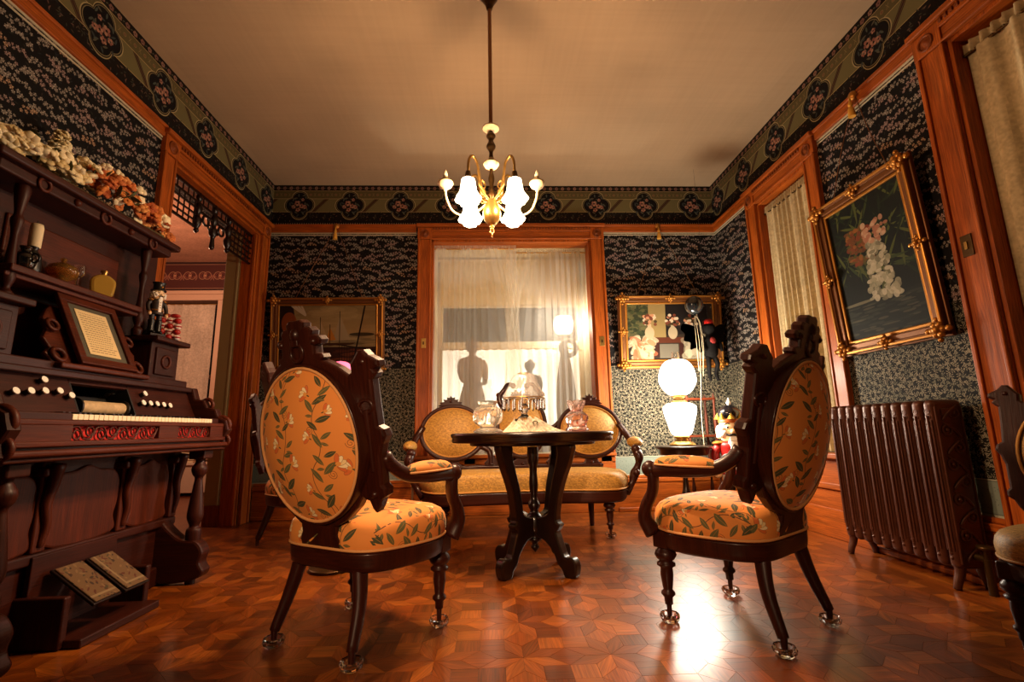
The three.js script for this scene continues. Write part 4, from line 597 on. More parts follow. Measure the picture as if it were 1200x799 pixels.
  for (const s of [-1, 1]) {
    const X = (a, b) => s > 0 ? [a, b] : [-b, -a];
    const c = mesh('side_cabinet', [rb(...X(0.34, W - 0.01), 0.99, 1.185, 0.1, 0.345, 0.006), rb(...X(0.37, W - 0.04), 1.02, 1.16, 0.335, 0.355, 0.006), rb(...X(0.32, W + 0.025), 1.185, 1.212, 0.09, 0.385, 0.008)], M.organ, t, 'x');
    mesh('ring_carving', [tor(0.03, 0.007, s * 0.44, 1.09, 0.357)], M.organTrim, c);
    mesh('upper_post', [slathe([[0.02, 1.21], [0.024, 1.24], [0.013, 1.26], [0.024, 1.30], [0.017, 1.36], [0.012, 1.46], [0.02, 1.52], [0.013, 1.55], [0.024, 1.63], [0.022, 1.67]], 14, 40).translate(s * 0.33, 0, 0.27)], M.organ, up, 'y');
    mesh('side_bracket', [ext(shapeOf([[0.36, 1.21], [0.47, 1.21], [0.455, 1.25], [0.50, 1.27], [0.485, 1.33], [0.44, 1.36], [0.455, 1.43], [0.42, 1.5], [0.4, 1.64], [0.36, 1.67]], 50), 0.03, 0.008).translate(0, 0, 0.15).scale(s, 1, 1)], M.organ, up, 'y');
  }
  mesh('bottle_shelf', [rb(-0.36, 0.30, 1.318, 1.345, 0.1, 0.31, 0.006), rb(-0.36, 0.30, 1.30, 1.32, 0.1, 0.29, 0.006)], M.organTrim, up, 'x');
  mesh('back_panel', [rb(-0.28, 0.28, 1.38, 1.58, 0.165, 0.182, 0.008), rb(-0.28, 0.28, 1.03, 1.27, 0.165, 0.182, 0.008)], M.organTrim, up, 'x');
  const co = mesh('cornice', [rb(-0.47, 0.45, 1.66, 1.705, 0.0, 0.315, 0.01), rb(-0.5, 0.48, 1.70, 1.735, 0.0, 0.345, 0.012), rb(-0.46, 0.44, 1.73, 1.755, 0.0, 0.31, 0.008)], M.organ, t, 'x');
  mesh('cornice_carving', [...[-0.3, 0, 0.3].map(x => tor(0.024, 0.007, x, 1.682, 0.318)), ...[-0.15, 0.15].map(x => sph(0.016, x, 1.682, 0.316, 8, 6))], M.organTrim, co, 'x');
  // carved music desk
  const dk = mesh('music_desk', [prep(ext(mirrorPts([[0, 0], [0.19, 0.0], [0.235, 0.015], [0.25, 0.05], [0.22, 0.075], [0.235, 0.115], [0.2, 0.165], [0.205, 0.21], [0.17, 0.26], [0.14, 0.285], [0.12, 0.27], [0, 0.28]]), 0.022, 0.006)).rotateX(-0.45).translate(0, 0.985, 0.385), rb(-0.235, 0.235, 0.975, 0.998, 0.36, 0.43, 0.008)], M.organTrim, t, 'x');
  mesh('desk_scrolls', [-1, 1].flatMap(s => [tor(0.026, 0.009, s * 0.205, 1.03, 0.385, -0.45), tor(0.022, 0.008, s * 0.195, 1.15, 0.335, -0.45)]), M.organTrim, dk, 'x');
}
// framed certificate leaning on the music desk
{
  const t = thing('framed_certificate', 'wood framed certificate of typed lines leaning on the organ music desk', 'picture frame', organAt(0.005, 0.998, 0.412), OT);
  const L = g => prep(g).rotateX(-0.45), w = 0.15, h = 0.325;
  const bar = (a, b, c, d) => rb(a, b, c, d, 0.0, 0.02, 0.005);
  mesh('frame', [bar(-w, w, 0, 0.034), bar(-w, w, h - 0.034, h), bar(-w, -w + 0.034, 0.03, h - 0.03), bar(w - 0.034, w, 0.03, h - 0.03)].map(L), M.organTrim, t, 'x');
  mesh('backing', [L(bx(-w + 0.01, w - 0.01, 0.01, h - 0.01, 0.001, 0.006))], M.black, t, 'x');
  mesh('mat_board', [L(bx(-w + 0.03, w - 0.03, 0.03, h - 0.03, 0.006, 0.009))], std('#4a4636', 0.8), t, 'x');
  const pg = canvasTex(256, 384, (g, W_, H_) => { g.fillStyle = '#d8bf8a'; g.fillRect(0, 0, W_, H_); g.fillStyle = '#6a5430'; for (let k = 0; k < 17; k++) { let x = 22; const y = 26 + k * 20.5; while (x < W_ - 40) { const l = 8 + ((k * 37 + x * 13) % 26); g.fillRect(x, y, l, 5); x += l + 6; } } }, 1, 1, false);
  const pm = new THREE.Mesh(new THREE.BoxGeometry(0.165, 0.215, 0.002), std('#ffffff', 0.8, { map: pg })); pm.geometry.translate(0, h / 2, 0.0105).rotateX(-0.45); pm.name = 'certificate_sheet'; t.add(pm);
}
// things on the organ shelves
const shelf = (lx, lz = 0.22) => organAt(lx, 1.3485, lz), canS = (lx, lz = 0.24) => organAt(lx, 1.2155, lz);
{
  let t = thing('candle_bottle', 'dark bottle holding a fat cream candle on the organ shelf', 'candle', shelf(-0.22, 0.24));
  mesh('bottle', [slathe([[0.0, 0.0], [0.028, 0.002], [0.03, 0.05], [0.026, 0.075], [0.013, 0.095], [0.016, 0.11], [0.0, 0.112]], 16, 30)], M.black, t); mesh('candle', [lathe([[0, 0.11], [0.02, 0.11], [0.021, 0.19], [0.018, 0.205], [0.0, 0.203]], 16)], std('#d8c7a0', 0.7), t); mesh('wick', [cyl(0.002, 0.002, 0.02, 0, 0.21, 0, 6)], M.black, t);
  t = thing('amber_dish', 'amber cut glass covered dish on the organ shelf', 'dish', shelf(-0.095, 0.25));
  const amber = phy('#e0a24a', 0.08, { transmission: 0.85, thickness: 0.01, ior: 1.5, attenuationColor: new THREE.Color('#c9812a'), attenuationDistance: 0.06 });
  mesh('bowl', [lathe([[0, 0], [0.035, 0.002], [0.02, 0.012], [0.05, 0.03], [0.055, 0.055], [0.05, 0.056], [0.045, 0.032], [0, 0.02]], 12)], amber, t); mesh('lid', [lathe([[0.052, 0.057], [0.044, 0.074], [0.02, 0.086], [0.006, 0.092], [0.012, 0.104], [0, 0.112]], 12)], amber, t);
  t = thing('glass_goblet', 'small clear stemmed goblet between the amber dish and yellow flask', 'goblet', shelf(0.01, 0.225)); mesh('bowl', [lathe([[0.004, 0.055], [0.018, 0.066], [0.024, 0.09], [0.022, 0.115], [0.02, 0.115], [0.021, 0.09], [0.014, 0.068], [0, 0.06]], 14)], M.crystal, t); mesh('stem', [lathe([[0, 0], [0.022, 0.001], [0.006, 0.008], [0.005, 0.05], [0.006, 0.056], [0, 0.058]], 12)], M.crystal, t);
  t = thing('yellow_flask', 'flat yellow glass flask on the end of the organ shelf', 'flask', shelf(0.115, 0.25), 0.9); mesh('body', [ext(shapeOf([[-0.035, 0], [0.035, 0], [0.045, 0.03], [0.045, 0.075], [0.025, 0.095], [0.012, 0.10], [-0.012, 0.10], [-0.025, 0.095], [-0.045, 0.075], [-0.045, 0.03]], 40), 0.036, 0.012).translate(0, 0.005, 0)], phy('#c8a043', 0.15, { transmission: 0.45, thickness: 0.02, ior: 1.5 }), t); mesh('neck', [lathe([[0.011, 0.098], [0.011, 0.115], [0.015, 0.118], [0.015, 0.125], [0, 0.126]], 12)], M.brass, t);
  t = thing('black_vase', 'small round black glazed vase at the near end of the organ shelf', 'vase', shelf(-0.27, 0.26)); mesh('body', [slathe([[0, 0], [0.025, 0.001], [0.036, 0.03], [0.034, 0.055], [0.016, 0.075], [0.02, 0.09], [0.015, 0.089], [0, 0.08]], 18, 30)], phy('#0a0a0c', 0.08, { clearcoat: 1 }), t); mesh('handle', [tor(0.018, 0.004, 0.038, 0.045, 0)], M.black, t);
}
// nutcracker figure; total height about 1 before scaling
function nutcracker(name, label, pos, turn, k, coat, hat, group) {
  const t = thing(name, label, 'nutcracker', pos, turn, group); t.scale.setScalar(k);
  const skin = std('#e2bd8e', 0.45), hair = std('#e9e2d2', 0.95), boot = M.black, gilt = M.gilt;
  mesh('base', [rb(-0.13, 0.13, 0, 0.05, -0.1, 0.12, 0.012)], M.walnut, t, 'x');
  for (const s of [-1, 1]) {
    mesh('leg', [slathe([[0.045, 0.05], [0.05, 0.1], [0.046, 0.2], [0.05, 0.28], [0.04, 0.3]], 14, 24).translate(s * 0.06, 0, 0), sph(0.05, 0, 0, 0, 12, 8).scale(0.9, 0.6, 1.4).translate(s * 0.06, 0.075, 0.035)], boot, t); mesh('trouser_leg', [cyl(0.042, 0.04, 0.12, s * 0.06, 0.35, 0)], hat === 'crown' ? M.white : std('#1d1d28', 0.5), t);
    const a = mesh('arm', [sweep([[s * 0.105, 0.61, 0], [s * 0.14, 0.56, 0.0], [s * 0.15, 0.48, 0.02], [s * 0.14, 0.40, 0.05]], u => 0.036 - 0.008 * u, 12, 10)], coat, t); mesh('hand', [sph(0.03, s * 0.138, 0.385, 0.055, 10, 8)], skin, a); mesh('cuff', [tor(0.03, 0.008, s * 0.142, 0.415, 0.045, Math.PI / 2)], gilt, a); mesh('epaulette', [sph(0.045, 0, 0, 0, 12, 8).scale(1.1, 0.4, 1.1).translate(s * 0.11, 0.635, 0)], gilt, a);
  }
  const b = mesh('coat', [slathe([[0.1, 0.38], [0.115, 0.4], [0.095, 0.47], [0.1, 0.56], [0.108, 0.62], [0.08, 0.645], [0.0, 0.65]], 20, 30).scale(1, 1, 0.82)], coat, t); mesh('shirt_front', [rb(-0.028, 0.028, 0.42, 0.63, 0.06, 0.092, 0.01)], M.white, b); mesh('belt', [tor(0.097, 0.012, 0, 0.46, 0, Math.PI / 2).scale(1, 1, 0.84)], gilt, b); mesh('buttons', [0.5, 0.545, 0.59].map(y => sph(0.009, 0, y, 0.095, 8, 6)), gilt, b);
  const h = mesh('head', [slathe([[0.05, 0.64], [0.082, 0.66], [0.092, 0.72], [0.09, 0.79], [0.085, 0.81]], 20, 24), sph(0.02, 0, 0.73, 0.095, 10, 8)], skin, t);
  for (const s of [-1, 1]) { const e = mesh('eye', [sph(0.014, s * 0.036, 0.765, 0.078, 10, 8)], M.white, h); mesh('pupil', [sph(0.008, s * 0.036, 0.765, 0.088, 8, 6)], M.black, e); mesh('eyebrow', [sweep([[s * 0.016, 0.79, 0.086], [s * 0.037, 0.797, 0.083], [s * 0.058, 0.786, 0.072]], 0.005, 8, 6)], M.black, h); mesh('moustache', [sweep([[0, 0.71, 0.096], [s * 0.03, 0.70, 0.096], [s * 0.055, 0.712, 0.08], [s * 0.066, 0.73, 0.07]], u => 0.011 - 0.008 * u, 12, 8)], M.black, h); }
  mesh('jaw', [rb(-0.026, 0.026, 0.655, 0.692, 0.06, 0.098, 0.004)], M.white, h);
  const hs = []; for (let i = 0; i < 34; i++) { const a = 0.75 + i / 33 * 4.8, x = Math.sin(a) * 0.096, z = Math.cos(a) * 0.096; hs.push(sph(0.026, x, 0.70 + 0.075 * ((i * 0.618) % 1) - 0.01, z, 8, 6)); } mesh('wool_hair', hs, hair, h); mesh('beard', [sph(0.04, 0, 0, 0, 10, 8).scale(1, 1.25, 0.5).translate(0, 0.635, 0.075)], hair, h);
  if (hat === 'crown') { mesh('hat_band', [lathe([[0.088, 0.80], [0.098, 0.805], [0.098, 0.83], [0.09, 0.835]], 20)], std('#9a4a12', 0.4), t); mesh('crown', [lathe([[0.09, 0.83], [0.1, 0.87], [0.094, 0.9], [0.06, 0.935], [0.02, 0.955], [0, 0.957]], 20)], phy('#0d0c10', 0.12, { clearcoat: 1 }), t); const pts = []; for (let i = 0; i < 8; i++) { const a = i / 8 * 6.283; pts.push(new THREE.ConeGeometry(0.034, 0.06, 4).translate(Math.sin(a) * 0.094, 0.862, Math.cos(a) * 0.094)); } mesh('crown_points', pts, std('#c7a23c', 0.3, { metalness: 0.8 }), t); mesh('finial', [slathe([[0.012, 0.953], [0.02, 0.968], [0.012, 0.98], [0.006, 1.0], [0.0005, 1.015]], 12, 16)], M.white, t); }
  else { mesh('tall_hat', [lathe([[0.115, 0.81], [0.118, 0.818], [0.088, 0.825], [0.082, 0.92], [0.1, 0.945], [0.1, 0.955], [0, 0.958]], 20)], M.black, t); mesh('hat_badge', [sph(0.02, 0, 0.87, 0.084, 8, 6)], gilt, t); }
  return t;
}
nutcracker('nutcracker', 'small nutcracker in a tall black hat on the organ candle shelf', canS(0.392, 0.31), OT * 0.75, 0.30, std('#22160f', 0.5), 'tall');
// candy-striped gift ornaments and dark pot beside it
{
  const white = std('#e9dcd2', 0.4);
  const t = thing('candy_tin', 'red and white striped candy ornament stack beside the small nutcracker', 'ornament', canS(0.492, 0.32), 0.4);
  for (let j = 0; j < 4; j++) for (let i = 0; i < 3; i++) { const p = mesh('candy', [new THREE.SphereGeometry(0.019, 12, 10).scale(1, 0.82, 1).translate((i - 1) * 0.034, 0.016 + j * 0.03, ((i + j) % 2) * 0.006)], (i + j) % 2 ? M.red : white, t); if (!((i + j) % 2)) mesh('candy_stripe', [tor(0.0165, 0.0045, (i - 1) * 0.034, 0.016 + j * 0.03, 0, Math.PI / 2, 0, 6, 14)], M.red, p); }
  mesh('bow', [-1, 1].map(s => sph(0.02, 0, 0, 0, 10, 8).scale(1.2, 0.6, 0.6).translate(s * 0.02, 0.135, 0)), M.red, t);
  const b = thing('black_teapot', 'round black pot at the end of the organ candle shelf', 'pot', canS(0.53, 0.22)); mesh('body', [slathe([[0, 0], [0.03, 0.001], [0.048, 0.03], [0.044, 0.06], [0.022, 0.078], [0.024, 0.082], [0, 0.082]], 18, 30)], M.black, b); mesh('lid', [lathe([[0.024, 0.082], [0.016, 0.094], [0.006, 0.098], [0.01, 0.108], [0, 0.112]], 14)], M.black, b); mesh('handle', [tor(0.03, 0.005, 0.0, 0.09, 0)], M.black, b);
}
// dried flower garland along the cornice: each bloom a part
{
  const g = thing('flower_garland', 'dried cream and orange flower garland along the organ top', 'garland', organAt(0, 1.785, 0.2), OT), R = (s => () => (s = (s * 16807) % 2147483647) / 2147483647)(51);
  const petal = (r) => { const l = []; for (let k = 0; k < 6; k++) { const a = k * 1.047; l.push(new THREE.SphereGeometry(r * 0.55, 6, 5).scale(1, 0.6, 1).translate(Math.cos(a) * r * 0.6, 0, Math.sin(a) * r * 0.6)); } l.push(new THREE.SphereGeometry(r * 0.5, 6, 5).translate(0, r * 0.2, 0)); return merge(l); };
  const base = petal(0.026), cols = ['#d9c79a', '#c9b27e', '#e0d0a8', '#b3622c', '#c2702f', '#a04e22', '#d08a4a'].map(c => std(c, 0.9));
  const stem = [sweep([[-0.42, -0.014, 0.05], [-0.1, -0.014, 0.06], [0.2, -0.014, 0.06], [0.43, -0.014, 0.07]], 0.012, 24, 6)];
  mesh('stem', stem, std('#4a4526', 0.9), g, 'x');
  for (let i = 0; i < 170; i++) {
    const u = i / 169, x = -0.44 + 0.9 * u + (R() - 0.5) * 0.04, spread = 0.05 + 0.04 * Math.sin(u * 3.1), warm = u > 0.42 ? 1 : 0;
    const m = mesh('bloom', base, cols[warm ? (R() < 0.2 ? 2 : 3 + Math.floor(R() * 4)) : Math.floor(R() * 3)], g, null); const s = 0.7 + 0.6 * R();
    m.position.set(x, 0.02 + R() * (0.05 + 0.09 * Math.exp(-Math.pow((u - 0.55) / 0.22, 2))) - (u > 0.95 ? (u - 0.95) * 0.6 : 0), 0.06 + (R() - 0.4) * spread); m.rotation.set(R() * 2 - 0.4, R() * 6, R() * 1.6 - 0.8); m.scale.setScalar(s);
  }
  for (let i = 0; i < 26; i++) { const u = R(); const m = mesh('leaf', ext(shapeOf([[0, 0], [0.012, 0.02], [0.01, 0.045], [0, 0.062], [-0.01, 0.045], [-0.012, 0.02]]), 0.002, 0.0005), std('#4c4f2c', 0.85), g, null); m.position.set(-0.4 + 0.82 * u, 0.03 + R() * 0.05, 0.06 + R() * 0.05); m.rotation.set(R() * 2, R() * 6, R() * 2); }
  // tall cone of cream blossoms standing behind the garland
  const c = thing('blossom_cone', 'tall cream blossom spire standing on top of the organ', 'flowers', organAt(-0.02, 1.756, 0.085), OT);
  mesh('stand', [lathe([[0, 0], [0.04, 0.002], [0.03, 0.05], [0.012, 0.06], [0.008, 0.31], [0, 0.315]], 14)], std('#6b5a3a', 0.8), c);
  for (let i = 0; i < 90; i++) { const u = i / 90, a = i * 2.4, r = 0.062 * (1 - u) + 0.012, m = mesh('bloom', base, cols[Math.floor(R() * 3)], c, null); m.position.set(Math.cos(a) * r, 0.06 + u * 0.28, Math.sin(a) * r); m.rotation.set(R() * 2 - 1, R() * 6, R() * 2 - 1); m.scale.setScalar(0.62); }
}
// ---------------------------------------------------------------- curtains
{
  const w = W1.x1 - W1.x0, cx = (W1.x0 + W1.x1) / 2;
  // sheer in two gathered panels drawn over each other and parted by what stands behind
  for (const [s, label] of [[-1, 'white sheer curtain panel on the left half of the sofa window'], [1, 'white sheer curtain panel on the lamp side of the sofa window']]) {
    const t = thing('sheer_curtain', label, 'curtain', [cx + s * w * 0.235, W1.y0, ZB - 0.045 - (s > 0 ? 0.1 : 0)]);
    const slant = (u, v) => { const c = (u - 0.5); return s * -0.26 * Math.exp(-Math.pow((c * s + 0.28) / 0.16, 2)) * Math.pow(1 - v, 0.8) * (c * s < 0 ? 1 : 0.6); };
    mesh('cloth', [curtainGeo(w * 0.53, 0.005, W1.y1 - W1.y0 - 0.07, 13, 0.02, s + 3, (u, v) => 0.018 * Math.sin(u * 22 + s + 4 * (1 - v)) + 0.010 * Math.sin(u * 9 + 2), slant, 240, 40)], M.sheer, t, 'x');
    mesh('heading', [curtainGeo(w * 0.53, W1.y1 - W1.y0 - 0.075, W1.y1 - W1.y0 - 0.035, 44, 0.007, s + 5, undefined, undefined, 240, 4)], M.sheer, t, 'x');
    mesh('rod', [new THREE.CylinderGeometry(0.006, 0.006, w * 0.53, 10).rotateZ(Math.PI / 2).translate(0, W1.y1 - W1.y0 - 0.073, 0)], M.brass, t, 'x');
  }
  const nt = thing('net_curtain', 'white net curtain over the lower sash, placed as a bright ground behind the statues', 'curtain', [cx, W1.y0 + 0.09, ZB - 0.57]); mesh('cloth', [curtainGeo(w - 0.1, 0.0, 0.94, 16, 0.01, 4.2, undefined, undefined, 160, 8)], M.net, nt, 'y'); mesh('rod', [new THREE.CylinderGeometry(0.005, 0.005, w - 0.06, 8).rotateZ(Math.PI / 2).translate(0, 0.94, 0)], M.brass, nt, 'x');  // net placed as a bright backlit ground for the statue silhouettes
  const sh = thing('roller_shade', 'cream roller shade half drawn behind the sheer curtain', 'window shade', [cx, 1.95, ZB - 0.48]);
  mesh('cloth', [rb(-w / 2 + 0.03, w / 2 - 0.03, 0.02, 0.53, -0.002, 0.002, 0.001)], M.shade, sh, 'x'); mesh('batten', [rb(-w / 2 + 0.03, w / 2 - 0.03, 0, 0.024, -0.006, 0.006, 0.004)], M.cream, sh, 'x'); mesh('roller', [new THREE.CylinderGeometry(0.02, 0.02, w - 0.01, 14).rotateZ(Math.PI / 2).translate(0, 0.518, -0.01)], M.cream, sh, 'x');
}
for (const [W, label, m, folds, amp] of [[W2, 'long cream curtain covering the narrow window by the corner', M.drape, 9, 0.02], [W3, 'olive tan curtain hanging in the tall opening by the portrait', M.drape, 9, 0.03]]) {
  const w = W.z1 - W.z0 - 0.05, t = thing('curtain', label, 'curtain', [XR + 0.045, W.y0, (W.z0 + W.z1) / 2], -Math.PI / 2);
  mesh('cloth', [curtainGeo(w, 0.004, W.y1 - W.y0 - 0.10, folds, amp, W.z0, undefined, undefined, 160, 20)], m, t, 'y');
  mesh('heading', [curtainGeo(w, W.y1 - W.y0 - 0.105, W.y1 - W.y0 - 0.045, folds * 2.5, amp * 0.7, W.z0 + 2, undefined, undefined, 160, 4)], m, t, 'y');
  mesh('rod', [new THREE.CylinderGeometry(0.008, 0.008, w + 0.04, 10).rotateZ(Math.PI / 2).translate(0, W.y1 - W.y0 - 0.10, 0)], M.brassDark, t, 'x');
}
{
  const t = thing('lace_curtain', 'pale lace curtain in the window of the pink room', 'curtain', [-4.065, 0.46, -6.36]);
  mesh('cloth', [curtainGeo(0.74, 0.004, 1.98, 7, 0.010, 9, undefined, undefined, 120, 16)], M.drapePale, t, 'y'); mesh('rod', [new THREE.CylinderGeometry(0.007, 0.007, 0.76, 10).rotateZ(Math.PI / 2).translate(0, 1.98, 0)], M.brass, t, 'x');
}

// ---------------------------------------------------------------- figures standing in the bay behind the sheer
function robed(name, label, pos, turn, k, m, wide = 1) {
  const t = thing(name, label, 'statue', pos, turn); t.scale.set(k * 1.28, k, k * 1.2);
  const sec = [[0, 0.24, 0.2], [0.04, 0.245, 0.2], [0.35, 0.2, 0.17], [0.7, 0.155, 0.14], [0.92, 0.115, 0.1], [1.0, 0.098, 0.085], [1.1, 0.118, 0.1], [1.2, 0.135, 0.115], [1.29, 0.14, 0.095], [1.335, 0.12, 0.075], [1.36, 0.07, 0.055], [1.385, 0.042, 0.042], [1.42, 0.038, 0.04], [1.45, 0.055, 0.066], [1.49, 0.07, 0.084], [1.535, 0.072, 0.086], [1.575, 0.055, 0.066], [1.592, 0.02, 0.03]];
  const pos_ = [], idx = [], n = 40, cv = new THREE.CatmullRomCurve3(sec.map(s => V(s[1] * (s[0] < 1.3 ? wide : 1), s[0], s[2])), false, 'centripetal'), N = 70;
  for (let i = 0; i <= N; i++) { const P = cv.getPoint(i / N); for (let j = 0; j < n; j++) { const a = j / n * 2 * Math.PI, f = P.y < 0.95 ? 1 + 0.045 * (1 - P.y) * Math.sin(a * 9 + P.y * 2) : 1; pos_.push(P.x * Math.cos(a) * f, P.y, P.z * Math.sin(a) * f); } }
  for (let i = 0; i < N; i++) for (let j = 0; j < n; j++) { const a = i * n + j, b = i * n + (j + 1) % n; idx.push(a, a + n, b, b, a + n, b + n); }
  const g = new THREE.BufferGeometry(); g.setAttribute('position', new THREE.Float32BufferAttribute(pos_, 3)); g.setIndex(idx); g.computeVertexNormals();
  const arms = [-1, 1].map(s => sweep([[s * 0.11, 1.31, 0], [s * 0.145, 1.24, 0.01], [s * 0.15, 1.1, 0.02], [s * 0.125, 0.99, 0.06], [s * 0.06, 0.96, 0.125], [s * 0.02, 0.955, 0.14]], u => 0.045 - 0.022 * u, 22, 10));
  mesh('figure', [g, ...arms, sph(0.014, 0, 1.51, 0.088, 8, 6)], m, t, 'y');
  const h = mesh('hair', [sph(0.076, 0, 0, 0, 16, 12).scale(1, 0.95, 1.08).translate(0, 1.545, -0.022), sph(0.04, 0, 1.6, -0.05, 12, 10)], std('#4a3524', 0.8), t, 'y');
  return t;
}
robed('statue', 'robed statue with a hair bun on the left behind the sheer curtain', [-0.19, W1.y0, -4.64], 0.5, 0.675, std('#7d5d40', 0.8, { map: mottle }));
robed('statue', 'shorter dark robed statue next to the lamp post behind the sheer', [0.37, W1.y0, -4.66], -0.4, 0.545, std('#46321f', 0.8, { map: mottle }), 1.05);
{
  const t = thing('post_lamp', 'lit lamp on a post with wreath behind the sheer curtain', 'lamp', [0.73, W1.y0, -4.70]);
  const y = 1.755 - W1.y0;
  mesh('base', [lathe([[0, 0], [0.13, 0.002], [0.12, 0.05], [0.07, 0.08], [0.05, 0.14], [0, 0.15]], 24)], M.brassDark, t); mesh('post', [slathe([[0.045, 0.14], [0.09, 0.24], [0.1, 0.45], [0.085, 0.7], [0.05, 0.9], [0.035, y - 0.16], [0.05, y - 0.12], [0.03, y - 0.1]], 20, 40)], std('#5f4a32', 0.7), t);
  mesh('wreath', [tor(0.075, 0.024, 0.03, y - 0.26, 0.07)], std('#5a4a34', 0.9), t);
  mesh('shade', [slathe([[0.03, -0.11], [0.075, -0.09], [0.1, -0.03], [0.098, 0.03], [0.07, 0.075], [0.04, 0.085]], 24, 30).translate(0, y, 0)], glow(LAMP, 4), t); mesh('cap', [lathe([[0.09, 0.07], [0.06, 0.1], [0.03, 0.115], [0.035, 0.13], [0.015, 0.16], [0, 0.165]], 18).translate(0, y, 0)], M.black, t);
  pointLight(0.73, 1.755, -4.70, 1.7, new THREE.Color().setRGB(1, 0.87, 0.7), 4);
}

// ---------------------------------------------------------------- chandelier
{
  const C = [0.008, H, -2.2], t = thing('chandelier', 'brass chandelier with four lit bell shades and two candle arms', 'chandelier', C), Y = y => y - H;
  const iv = std('#d8c39a', 0.4), br = M.brass;
  mesh('canopy', [lathe([[0.0, 0], [0.06, 0], [0.058, -0.02], [0.04, -0.05], [0.022, -0.085], [0.016, -0.11], [0, -0.112]], 20)], M.brassDark, t);
  mesh('rod', [cyl(0.010, 0.010, 2.95 - 2.21, 0, Y((2.95 + 2.21) / 2), 0, 12)], std('#8a5c34', 0.45, { metalness: 0.4 }), t);
  mesh('rod_dish', [lathe([[0.008, 2.235], [0.04, 2.235], [0.042, 2.225], [0.02, 2.21], [0.008, 2.205]].map(([r, y]) => [r, Y(y)]), 20)], iv, t);
  mesh('rod_beads', [slathe([[0.01, 2.21], [0.024, 2.185], [0.012, 2.16], [0.024, 2.125], [0.01, 2.095], [0.012, 2.05], [0.009, 1.99], [0.016, 1.95], [0.01, 1.9], [0.024, 1.86], [0.016, 1.83]].map(([r, y]) => [r, Y(y)]), 16, 60)], M.brassDark, t);
  mesh('stem_cup', [lathe([[0.008, 2.0], [0.014, 2.005], [0.03, 2.012], [0.04, 2.028], [0.036, 2.036], [0.014, 2.04], [0.014, 2.062], [0.008, 2.064]].map(([r, y]) => [r, Y(y)]), 20)], iv, t);
  mesh('body', [slathe([[0.014, 1.84], [0.03, 1.815], [0.044, 1.775], [0.042, 1.74], [0.024, 1.71], [0.01, 1.7], [0.012, 1.69], [0.001, 1.685]].map(([r, y]) => [r, Y(y)]), 20, 40)], br, t);
  const fin = mesh('finial', [sph(0.009, 0, Y(1.682), 0, 10, 8), tor(0.009, 0.0025, 0, Y(1.668), 0, 0, 0), tor(0.011, 0.0028, 0, Y(1.652), 0, 0, Math.PI / 2)], br, t);
  const gl = glow(LAMP, 7);
  for (let k = 0; k < 4; k++) {
    const a = Math.PI / 4 + k * Math.PI / 2, ca = Math.cos(a), sa = Math.sin(a), P = (r, y) => [r * ca, Y(y), r * sa];
    const arm = mesh('shade_arm', [sweep([P(0.02, 1.83), P(0.06, 1.86), P(0.085, 1.94), P(0.10, 2.0), P(0.13, 2.02), P(0.152, 1.985), P(0.156, 1.93)], 0.0065, 30, 8), tor(0.02, 0.004, 0, 0, 0).rotateY(-a).translate(...P(0.065, 1.895)), tor(0.013, 0.0035, 0, 0, 0).rotateY(-a).translate(...P(0.06, 1.855))], br, t);
    mesh('shade_holder', [cyl(0.012, 0.02, 0.04, ...P(0.156, 1.905), 12)], M.brassDark, arm);
    // lobed bell
    const bell = new THREE.LatheGeometry([[0.02, 1.89], [0.032, 1.882], [0.036, 1.855], [0.04, 1.825], [0.052, 1.80], [0.062, 1.785], [0.058, 1.775], [0.04, 1.77], [0.034, 1.752], [0.0005, 1.742]].map(([r, y]) => new THREE.Vector2(r, Y(y))), 36); const p = bell.attributes.position;
    for (let i = 0; i < p.count; i++) { const q = Math.atan2(p.getZ(i), p.getX(i)), e = Math.max(0, Math.min(1, (Y(1.84) - p.getY(i)) / 0.05)), f = 1 + 0.07 * e * Math.sin(q * 6); p.setX(i, p.getX(i) * f); p.setZ(i, p.getZ(i) * f); }
    bell.computeVertexNormals(); bell.translate(0.156 * ca, 0, 0.156 * sa);
    mesh('bell_shade', [bell], gl, t);
    pointLight(C[0] + 0.156 * ca, 1.80, C[2] + 0.156 * sa, 1.15, WARM, 1);
    const sp = new THREE.SpotLight(WARM, 2.6, 0, 1.3, 0.35, 2); sp.position.set(C[0] + 0.156 * ca, 1.745, C[2] + 0.156 * sa); sp.target.position.set(C[0] + 0.2 * ca, 0, C[2] + 0.2 * sa); sp.castShadow = true; scene.add(sp, sp.target);
    if (k % 2) continue;
    const b = k * Math.PI / 2, cb = Math.cos(b), sb = Math.sin(b), Q = (r, y) => [r * cb, Y(y), r * sb];
    const ca_ = mesh('candle_arm', [sweep([Q(0.03, 1.81), Q(0.07, 1.775), Q(0.13, 1.75), Q(0.19, 1.775), Q(0.222, 1.84), Q(0.229, 1.885)], 0.0055, 28, 8)], iv, t);
    mesh('candle_cup', [lathe([[0.006, 1.88], [0.012, 1.895], [0.03, 1.905], [0.04, 1.922], [0.036, 1.934], [0.012, 1.938], [0.012, 1.96], [0, 1.962]].map(([r, y]) => [r, Y(y)]), 18).translate(0.229 * cb, 0, 0.229 * sb)], iv, ca_);
    mesh('candle_tip', [slathe([[0.010, 1.96], [0.011, 1.972], [0.006, 1.99], [0.0005, 2.0]].map(([r, y]) => [r, Y(y)]), 12, 14).translate(0.229 * cb, 0, 0.229 * sb)], M.ivory, ca_);
  }
}

